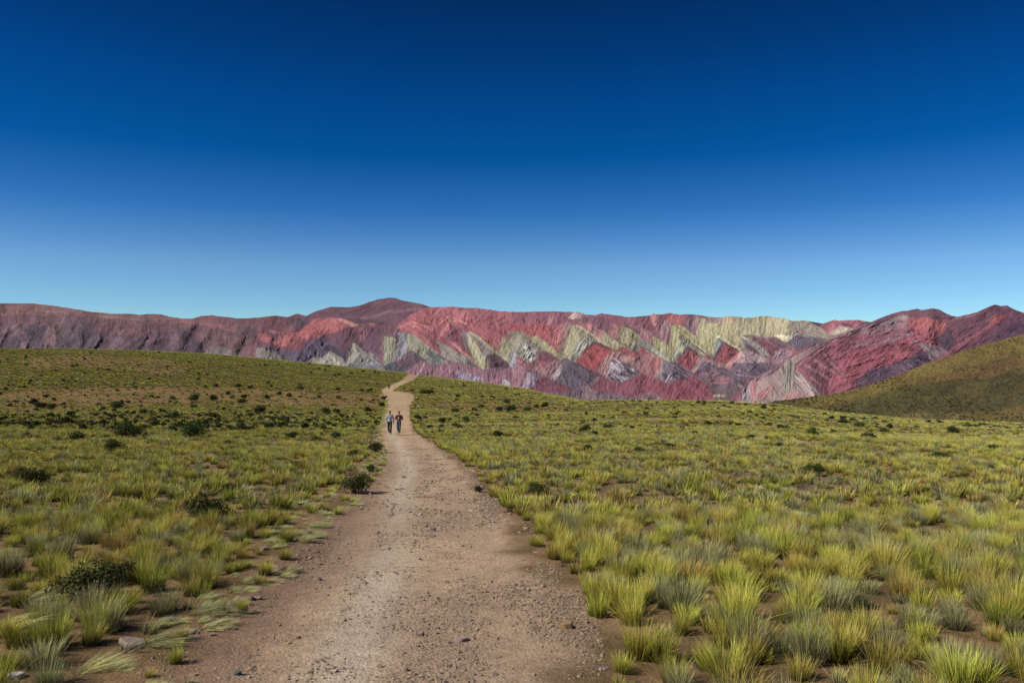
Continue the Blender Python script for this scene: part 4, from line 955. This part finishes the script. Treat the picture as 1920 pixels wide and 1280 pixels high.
for a, b, w, lab in SH:
    X_, Y_, Z_ = to_ground(a, b); wid = w/FPX*Y_*(1.05 if w > 38 else .86)
    wid = min(wid, 3.2)
    me = (sh_near if w > 38 else sh_mid if w > 16 else sh_far)[g.integers(0, 3)]
    o = bpy.data.objects.new('shrub', me); COL.objects.link(o)
    o.location = (X_, Y_, float(H(X_, Y_))-.02*wid); o.rotation_euler = (0, 0, g.uniform(0, 6.28)); o.scale = (wid, wid, wid*g.uniform(.85, 1.2))
    if w > 38 or (lab and len(lab) > 8):
        c = bpy.data.objects.new('branches', br); COL.objects.link(c); c.parent = o
    if lab == 'ridge': RL.append((o, a, 'small dark shrubs on the near skyline, '+('left end' if a < 1190 else 'middle' if a < 1310 else 'right end')))
    elif lab == 'slope': RL.append((o, a, 'tiny shrubs on far left slope, '+('left end' if a < 180 else 'mid left' if a < 370 else 'mid right' if a < 560 else 'right end')+(', near skyline' if b < np.interp(a, CX, CY)+22 else ', lower')))
    elif lab == 'mid': RL.append((o, a, 'tiny shrubs on far slope right of the bend, '+('left half' if a < 940 else 'right half')))
    elif lab: tag(o, lab, 'shrub')
    else:
        z1 = 'far left' if a < 250 else 'left' if a < 480 else 'just left of the path' if a < np.interp(b, PE[:, 0], PE[:, 1]) else 'just right of the path' if a < 1000 else 'mid right' if a < 1400 else 'right' if a < 1660 else 'far right'
        z2 = 'in the farthest band' if b < 745 else 'above the walkers\' heads' if b < 775 else 'level with the walkers' if b < 815 else 'nearer than the walkers'
        RL.append((o, a, 'dark shrubs '+z1+', '+z2))
rank_labels(RL, 'shrub')

g = np.random.default_rng(25)
yy = 1/g.uniform(1/400, 1/58, 9000); uu = g.uniform(-.69, .69, len(yy)); xx = uu*yy
D = np.interp(960+uu*FPX, DX, DD); px, py = project(xx, yy); Lp, Rp = path_edges(py)
k = (yy < D) & ((px < 780) | (g.uniform(0, 1, len(yy)) < .35)) & ((px < Lp-3) | (px > Rp+3)) & (g.uniform(0, 1, len(yy)) < np.where(px < 760, .22, .12)+.75*smooth(.45, .62, fbm(xx/11, yy/30, 95, 2)))
xx, yy = xx[k], yy[k]; n_ = len(xx)
sc_ = g.lognormal(math.log(.36), .35, n_); sc_ = np.clip(sc_, .18, .8)
scatter('scrub', sh_far, np.stack([xx, yy, H(xx, yy)], -1), np.stack([xx*0, xx*0, g.uniform(0, 6.28, n_)], -1), np.stack([sc_, sc_, sc_*g.uniform(.8, 1.3, n_)], -1), g.integers(0, 3, n_), 'small dark scrub dotted through the grass of the plain', 'scrub')
hv = hillV[10:].reshape(-1, 3); hv = hv[g.integers(0, len(hv), 9000)]; k = g.uniform(0, 1, len(hv)) < smooth(.4, .65, fbm(hv[:, 0]/60, hv[:, 2]/22, 96, 3))*.9+.06; hv = hv[k]; n_ = len(hv)
sc_ = g.uniform(.8, 2.2, n_)
scatter('hillside_scrub', sh_far, hv, np.stack([hv[:, 0]*0, hv[:, 0]*0, g.uniform(0, 6.28, n_)], -1), np.stack([sc_, sc_, sc_*.8], -1), g.integers(0, 3, n_), 'dark scrub speckling the olive hillside at right', 'scrub')

# ---------------------------------------------------------------- stones
def stone_mesh(name, seed, col, flat=.3, ang=1.0):
    g = np.random.default_rng(seed); import bmesh
    bm = bmesh.new(); n = g.integers(5, 8); a0 = g.uniform(0, 6.28)
    ring = [(math.cos(a0+k*6.283/n+g.uniform(-.3, .3)), math.sin(a0+k*6.283/n+g.uniform(-.3, .3))*g.uniform(.5, .9)) for k in range(n)]
    r1 = [bm.verts.new((x*.5*1.0, y*.5, -flat*.5)) for x, y in ring]; r2 = [bm.verts.new((x*.5*g.uniform(.82, 1.0), y*.5*g.uniform(.82, 1.0), flat*g.uniform(.25, .5))) for x, y in ring]
    bm.faces.new(r2)
    for k in range(n): bm.faces.new((r1[k], r1[(k+1) % n], r2[(k+1) % n], r2[k]))
    bmesh.ops.bevel(bm, geom=list(bm.edges), offset=.025, segments=1, affect='EDGES', profile=.6)
    bm.normal_update(); me = bpy.data.meshes.new(name); bm.to_mesh(me); bm.free()
    ca = me.color_attributes.new('Col', 'FLOAT_COLOR', 'POINT')
    c4 = np.ones((len(me.vertices), 4), np.float32); c4[:, :3] = np.array(col)*g.uniform(.9, 1.1, (len(me.vertices), 1)); ca.data.foreach_set('color', c4.ravel())
    me.materials.append(stone_m); return me
stone_m = col_material('stone', rough=.95, spec=.03, var=.25, vscale=6, bump=.4, bscale=14, bdist=.05)
ST = [ # column, row, width px, colour, thickness, label
 (1061,1176,26,(.30,.19,.10),.75,'ochre squared rock standing on the right side of the gravel path'),
 (865,1193,27,(.34,.25,.21),.22,'flat pinkish slab lying in the middle of the path, largest of its centre'),
 (320,1168,23,(.15,.135,.14),.5,'dark grey rock lying in the soil at the lower left grass edge'),
 (463,1121,24,(.19,.14,.14),.4,'dark purple rock on the left verge, left half of a touching pair'),
 (483,1119,15,(.34,.22,.20),.5,'pinkish rock on the left verge, right half of a touching pair'),
 (355,1186,26,(.30,.235,.19),.3,'pale tan stone beside trampled grass right of the dark grey rock'),
 (247,1209,52,(.30,.24,.195),.2,'long pale flat slab lying among grass at lower left'),
 (322,1199,26,(.28,.215,.175),.25,'small pale stone between the long slab and the tan stone'),
 (28,1270,34,(.42,.39,.35),.3,'whitish stone in the lower left corner'),
 (446,1258,14,(.11,.12,.10),.8,'small pointed dark stone on the soil at bottom left'),
 (140,1121,16,(.42,.27,.16),.6,'orange-tan stone at the foot of the large lower left shrub'),
 (1010,1124,14,(.30,.22,.19),.5,'upright brown flake on the right half of the path'),
 (990,1128,12,(.32,.24,.20),.4,'small brown flake left of the upright brown flake'),
 (1131,1252,26,(.20,.15,.16),.35,'purple-grey slab by the right path edge at picture bottom'),
 (1113,1260,16,(.26,.19,.17),.4,'brown stone touching the purple-grey slab on its left'),
 (1155,1264,20,(.20,.16,.17),.35,'grey stone right of the purple-grey slab at picture bottom'),
 (1091,1188,12,(.36,.28,.24),.6,'light brown pebble right of the ochre squared rock'),
 (1110,1216,10,(.30,.22,.20),.6,'brown pebble below the grass at the right path edge'),
 (787,1184,16,(.30,.21,.17),.5,'reddish stone left of the flat pinkish slab'),
 (812,991,9,(.20,.15,.13),.6,'small dark stone in the upper middle of the path'),
 (1305,1250,20,(.26,.20,.19),.5,'grey-brown stone between grass clumps at bottom right'),
 (1384,1178,12,(.30,.21,.16),.6,'brown stone in the bare patch between tall right-hand clumps'),
 (1728,1178,30,(.44,.38,.26),.3,'pale flat stone among the grass at right'),
 (520,1060,11,(.36,.28,.24),.5,'small tan stone on the left verge near pale tufts'),
 (495,1030,18,(.24,.17,.15),.35,'brown flat rock beside pale grass on the left verge'),
 (1200,998,14,(.50,.44,.36),.5,'pale stone peeping from grass right of the path'),
 (600,1082,8,(.14,.10,.09),.7,'small dark stone on the left part of the path'),
 (1078,1194,18,(.28,.20,.18),.3,'brown flake just below the ochre squared rock')]
for i, (a, b, w, c, fl, lab) in enumerate(ST):
    X_, Y_, Z_ = to_ground(a, b); wid = w/FPX*Y_*1.1
    me = stone_mesh('stone', 40+i, c, fl)
    o = new_obj('stone', me); o.location = (X_, Y_, Z_+wid*fl*.22-.03); o.scale = (wid, wid, wid); o.rotation_euler = (g.normal(0, .1), g.normal(0, .1), g.uniform(-.5, .5))
    o.location.z = Z_-.03*(0 if a < np.interp(b, PE[:,0], PE[:,1]) else 1)+wid*fl*.42
    tag(o, lab, 'stone')
pal = [(.31,.225,.155), (.36,.265,.185), (.24,.17,.12), (.30,.225,.165), (.40,.30,.22)]
flakes = [stone_mesh('flake', 80+i, pal[i % 5], (.22, .35, .18, .5, .28)[i % 5]) for i in range(10)]
n = 60000
# gravel spots: denser nearer the camera so that the chips cover the trodden ground evenly
s_ = g.uniform(1/70, 1/4.0, n*2); yy = 1/s_; 
ff = g.uniform(-.05, 1.03, n*2); prow = 640+FPX*(EYE*s_+SN)
Lp, Rp = path_edges(prow); xx = (Lp+(Rp-Lp)*ff-960)/FPX*yy
cl = fbm(xx/.45, yy/.9, 91, 3); wgt = smooth(.36, .6, cl)*.9+.10; wgt *= np.where(ff < .34, .22, 1)*np.where((ff > .36) & (ff < .48), .3, 1)
k = g.uniform(0, 1, len(yy)) < wgt; xx, yy = xx[k][:n], yy[k][:n]
px, py = project(xx, yy); Lp, Rp = path_edges(py); fr = np.clip((px-Lp)/np.maximum(Rp-Lp, 1), 0, 1)
ins_m = np.minimum(px-Lp, Rp-px)/FPX*yy
size = np.clip(g.lognormal(math.log(.0105), .58, len(xx)), .006, .060)*np.clip(yy/9, .75, 2.0)
zz = H(xx, yy)-.03*smooth(0, .8, ins_m)*(1-smooth(60, 120, yy))+size*.10
SL = []
big_i = np.where((yy < 11) & (size > .043))[0][:70]
for i in big_i:
    o = bpy.data.objects.new('stone', flakes[g.integers(0, 10)]); COL.objects.link(o)
    o.location = (xx[i], yy[i], zz[i]); o.scale = (size[i]*1.3,)*3; o.rotation_euler = (g.normal(0, .2), g.normal(0, .2), g.uniform(-1, 1))
    f_ = 'left side' if fr[i] < .34 else 'middle' if fr[i] < .62 else 'right side'
    SL.append((o, px[i], ('nearest' if yy[i] < 6 else 'near' if yy[i] < 8.5 else 'farther')+' loose flat stones on the '+f_+' of the path'))
rank_labels(SL, 'stone')
m_ = np.ones(len(xx), bool); m_[big_i] = False
N_ = m_.sum(); print('gravel', N_)
scatter('gravel', flakes, np.stack([xx, yy, zz], -1)[m_], np.stack([g.normal(0, .28, N_), g.normal(0, .28, N_), g.uniform(-1.2, 1.2, N_)], -1),
        np.stack([size, size, size], -1)[m_]*1.25, g.integers(0, 10, N_), 'brown stone chips strewn over the trodden path', 'gravel')

# ---------------------------------------------------------------- people
def skin(name, verts, edges, radii, mat, parent, root=0, lv=1):
    me = bpy.data.meshes.new(name); me.from_pydata(verts, edges, []); me.materials.append(mat)
    o = new_obj(name, me, None, parent)
    o.modifiers.new('skin', 'SKIN'); sv = me.skin_vertices[0].data
    for i, r_ in enumerate(radii): sv[i].radius = r_ if isinstance(r_, tuple) else (r_, r_)
    for i in range(len(sv)): sv[i].use_root = (i == root)
    sd = o.modifiers.new('smooth', 'SUBSURF'); sd.levels = sd.render_levels = lv
    o.modifiers['skin'].use_smooth_shade = True
    return o
def person(loc, rz, M_, label, height=1.0, arms='swing', step=.22, cap=None, shirt=None, pack=None, hands_up=False):
    root = bpy.data.objects.new('person', None); COL.objects.link(root); root.location = loc; root.rotation_euler = (0, 0, rz); root.scale = (height,)*3
    tag(root, label, 'person')
    st = step
    # joints, figure faces -Y
    hipL, hipR = (.09, 0, .90), (-.09, 0, .90); kneeL, kneeR = (.10, -st*.75, .50), (-.10, st*.15, .49); ankL, ankR = (.10, -st, .09), (-.10, st*1.25, .12)
    shL, shR = (.19, 0, 1.40), (-.19, 0, 1.40)
    if hands_up:
        elL, elR, haL, haR = (.29, .04, 1.12), (-.29, .04, 1.12), (.10, -.24, 1.18), (-.07, -.24, 1.20)
    else:
        elL, elR, haL, haR = (.26, .08, 1.12), (-.27, -.02, 1.12), (.27, .02, .86), (-.28, -.14, .88)
    V = [(0, 0, .93), (0, .01, 1.08), (0, .01, 1.25), (0, 0, 1.40), (0, -.005, 1.49), (0, -.02, 1.58), (0, -.02, 1.67), (0, -.015, 1.72),
         shL, elL, haL, shR, elR, haR, hipL, kneeL, ankL, (.10, ankL[1]-.13, .04), hipR, kneeR, ankR, (-.10, ankR[1]-.13, .05)]
    E = [(0,1),(1,2),(2,3),(3,4),(4,5),(5,6),(6,7),(3,8),(8,9),(9,10),(3,11),(11,12),(12,13),(0,14),(14,15),(15,16),(16,17),(0,18),(18,19),(19,20),(20,21)]
    Rd = [(.12,.09),(.11,.085),(.13,.09),(.09,.07),.055,(.075,.088),(.078,.092),(.05,.06),.05,.038,.026,.05,.038,.026,.075,.05,.035,.03,.075,.05,.035,.03]
    # fingers and thumbs: short chains leaving each palm
    for hi, el, sg in ((10, elL, 1), (13, elR, -1)):
        h = np.array(V[hi]); d = h-np.array(el); d /= np.linalg.norm(d)
        sdv = np.cross(d, [0, 0, 1.]) if abs(d[2]) < .9 else np.array([0, 1., 0]); sdv /= np.linalg.norm(sdv)
        pi = len(V); V.append(tuple(h+d*.06)); E.append((hi, pi)); Rd.append((.034, .016))
        for q_, ln in ((-1.5, .055), (-.5, .07), (.5, .065), (1.5, .05)):
            b = len(V); V.append(tuple(h+d*.09+sdv*q_*.019)); V.append(tuple(h+d*(.09+ln)+sdv*q_*.02+np.array([0, -.012, 0]))); E += [(pi, b), (b, b+1)]; Rd += [.009, .007]
        b = len(V); V.append(tuple(h+d*.05+sdv*-.045)); V.append(tuple(h+d*.085+sdv*-.06)); E += [(hi, b), (b, b+1)]; Rd += [.010, .008]
    body = skin('body', V, E, Rd, M_['skin'], root, 0, 1)
    # face
    for nm, c, r_, mt in (('nose', (0, -.115, 1.615), (.012, .018, .022), 'skin'), ('mouth', (0, -.104, 1.565), (.024, .008, .006), 'lip'), ('eye', (.03, -.103, 1.64), (.011, .006, .008), 'dark'), ('eye', (-.03, -.103, 1.64), (.011, .006, .008), 'dark'),
                          ('ear', (.083, -.01, 1.615), (.010, .02, .032), 'skin'), ('ear', (-.083, -.01, 1.615), (.010, .02, .032), 'skin')):
        blob(nm, c, r_, M_[mt], root)
    hair = blob('hair' if not cap else 'hat', (0, .004, 1.675), (.098, .108, .078), M_['hair'], root, cut=-.25)
    if cap == 'brim': blob('brim', (0, -.075, 1.672), (.085, .075, .010), M_['hair'], root)
    # jacket: torso, shoulders and sleeves as one skin; trousers; shoes
    jv = [(0, 0, .88), (0, .01, 1.05), (0, .01, 1.24), (0, 0, 1.38), (0, 0, 1.45), shL, elL, tuple(np.array(haL)*.9+np.array(elL)*.1), shR, elR, tuple(np.array(haR)*.9+np.array(elR)*.1)]
    je = [(0,1),(1,2),(2,3),(3,4),(3,5),(5,6),(6,7),(3,8),(8,9),(9,10)]
    skin('jacket', jv, je, [(.175,.125),(.165,.12),(.18,.125),(.13,.10),(.075,.07),.078,.062,.046,.078,.062,.046], M_['jacket'], root, 1, 2)
    if shirt: blob('shirt', (0, -.105, 1.14), (.050, .045, .20), M_['shirt'], root)
    if hands_up:
        for hx in ((haL[0], haL[1]-.05, haL[2]), (haR[0], haR[1]-.05, haR[2])): pass
    tv = [(0, 0, .95), hipL, kneeL, (ankL[0], ankL[1], .11), hipR, kneeR, (ankR[0], ankR[1], .13)]
    skin('trousers', tv, [(0,1),(1,2),(2,3),(0,4),(4,5),(5,6)], [(.15,.115),(.105,.10),.078,.066,(.105,.10),.078,.066], M_['trousers'], root, 0, 2)
    for an in (ankL, ankR):
        skin('shoe', [(an[0], an[1]+.04, an[2]-.035), (an[0], an[1]-.08, an[2]-.05), (an[0], an[1]-.17, an[2]-.055)], [(0,1),(1,2)], [(.05,.045),(.05,.035),(.04,.025)], M_['shoe'], root, 0, 1)
    if pack: blob('backpack', (0, .16, 1.22), (.15, .10, .22), M_['pack'], root)
    return root
def blob(name, c, r_, mat, parent, cut=None):
    import bmesh
    bm = bmesh.new(); bmesh.ops.create_uvsphere(bm, u_segments=14, v_segments=10, radius=1)
    for v in bm.verts:
        n_ = .04*math.sin(v.co.x*7+v.co.y*5)+.03*math.cos(v.co.z*9)
        v.co *= 1+n_
        if cut is not None and v.co.z < cut+(.9 if v.co.y < -.55 else 0)*.5: v.co.z = cut+(.9 if v.co.y < -.55 else 0)*.5
        v.co = Vector((v.co.x*r_[0]+c[0], v.co.y*r_[1]+c[1], v.co.z*r_[2]+c[2]))
    for f in bm.faces: f.smooth = True
    me = bpy.data.meshes.new(name); bm.to_mesh(me); bm.free(); return new_obj(name, me, mat, parent)
sk = plain_material('skin', (.38, .22, .15), .55, .3); lip = plain_material('lips', (.30, .12, .10), .5); dk = plain_material('dark_eye', (.02, .015, .012), .3)
def cloth(n_, c): return plain_material(n_, c, .85, .1, .2, 14)
base = dict(skin=sk, lip=lip, dark=dk)
X_, Y_, Z_ = to_ground(731, 814.5); Zp = -(812.0-640)/FPX*Y_
def stand(X, Y, zoff=0): return (X, Y, float(H(X, Y))-.0)
person(stand(X_, Y_), 0.05, dict(base, hair=cloth('dark_hair', (.035, .025, .02)), jacket=cloth('pale_blue_sweatshirt', (.34, .39, .44)), trousers=cloth('charcoal_trousers', (.035, .03, .035)), shoe=cloth('light_shoes', (.42, .38, .36)), shirt=sk),
       'walker in pale blue-grey top and dark trousers, left of the pair on the path', .93, step=.34)
X2, Y2, Z2 = to_ground(748, 813.5)
person(stand(X2, Y2), -0.05, dict(base, hair=cloth('reddish_hair', (.16, .05, .04)), jacket=cloth('maroon_jacket', (.11, .022, .035)), trousers=cloth('blue_jeans', (.035, .085, .13)), shoe=cloth('pink_shoes', (.45, .22, .20)), shirt=cloth('pink_shirt', (.60, .42, .44))),
       'walker in maroon jacket and blue jeans, hands at the chest, right of the pair', .91, step=.26, hands_up=True, shirt=True)
X3, Y3, Z3 = to_ground(729.5, 730)
person(stand(X3, Y3), 0.3, dict(base, hair=cloth('black_hat', (.02, .02, .02)), jacket=cloth('dark_brown_coat', (.045, .03, .03)), trousers=cloth('black_trousers', (.03, .025, .03)), shoe=cloth('black_shoes', (.03, .03, .03)), shirt=sk, pack=cloth('dark_pack', (.03, .03, .035))),
       'lone dark-clothed walker, tiny, far up the path at its bend', 1.0, cap='brim', pack=True)
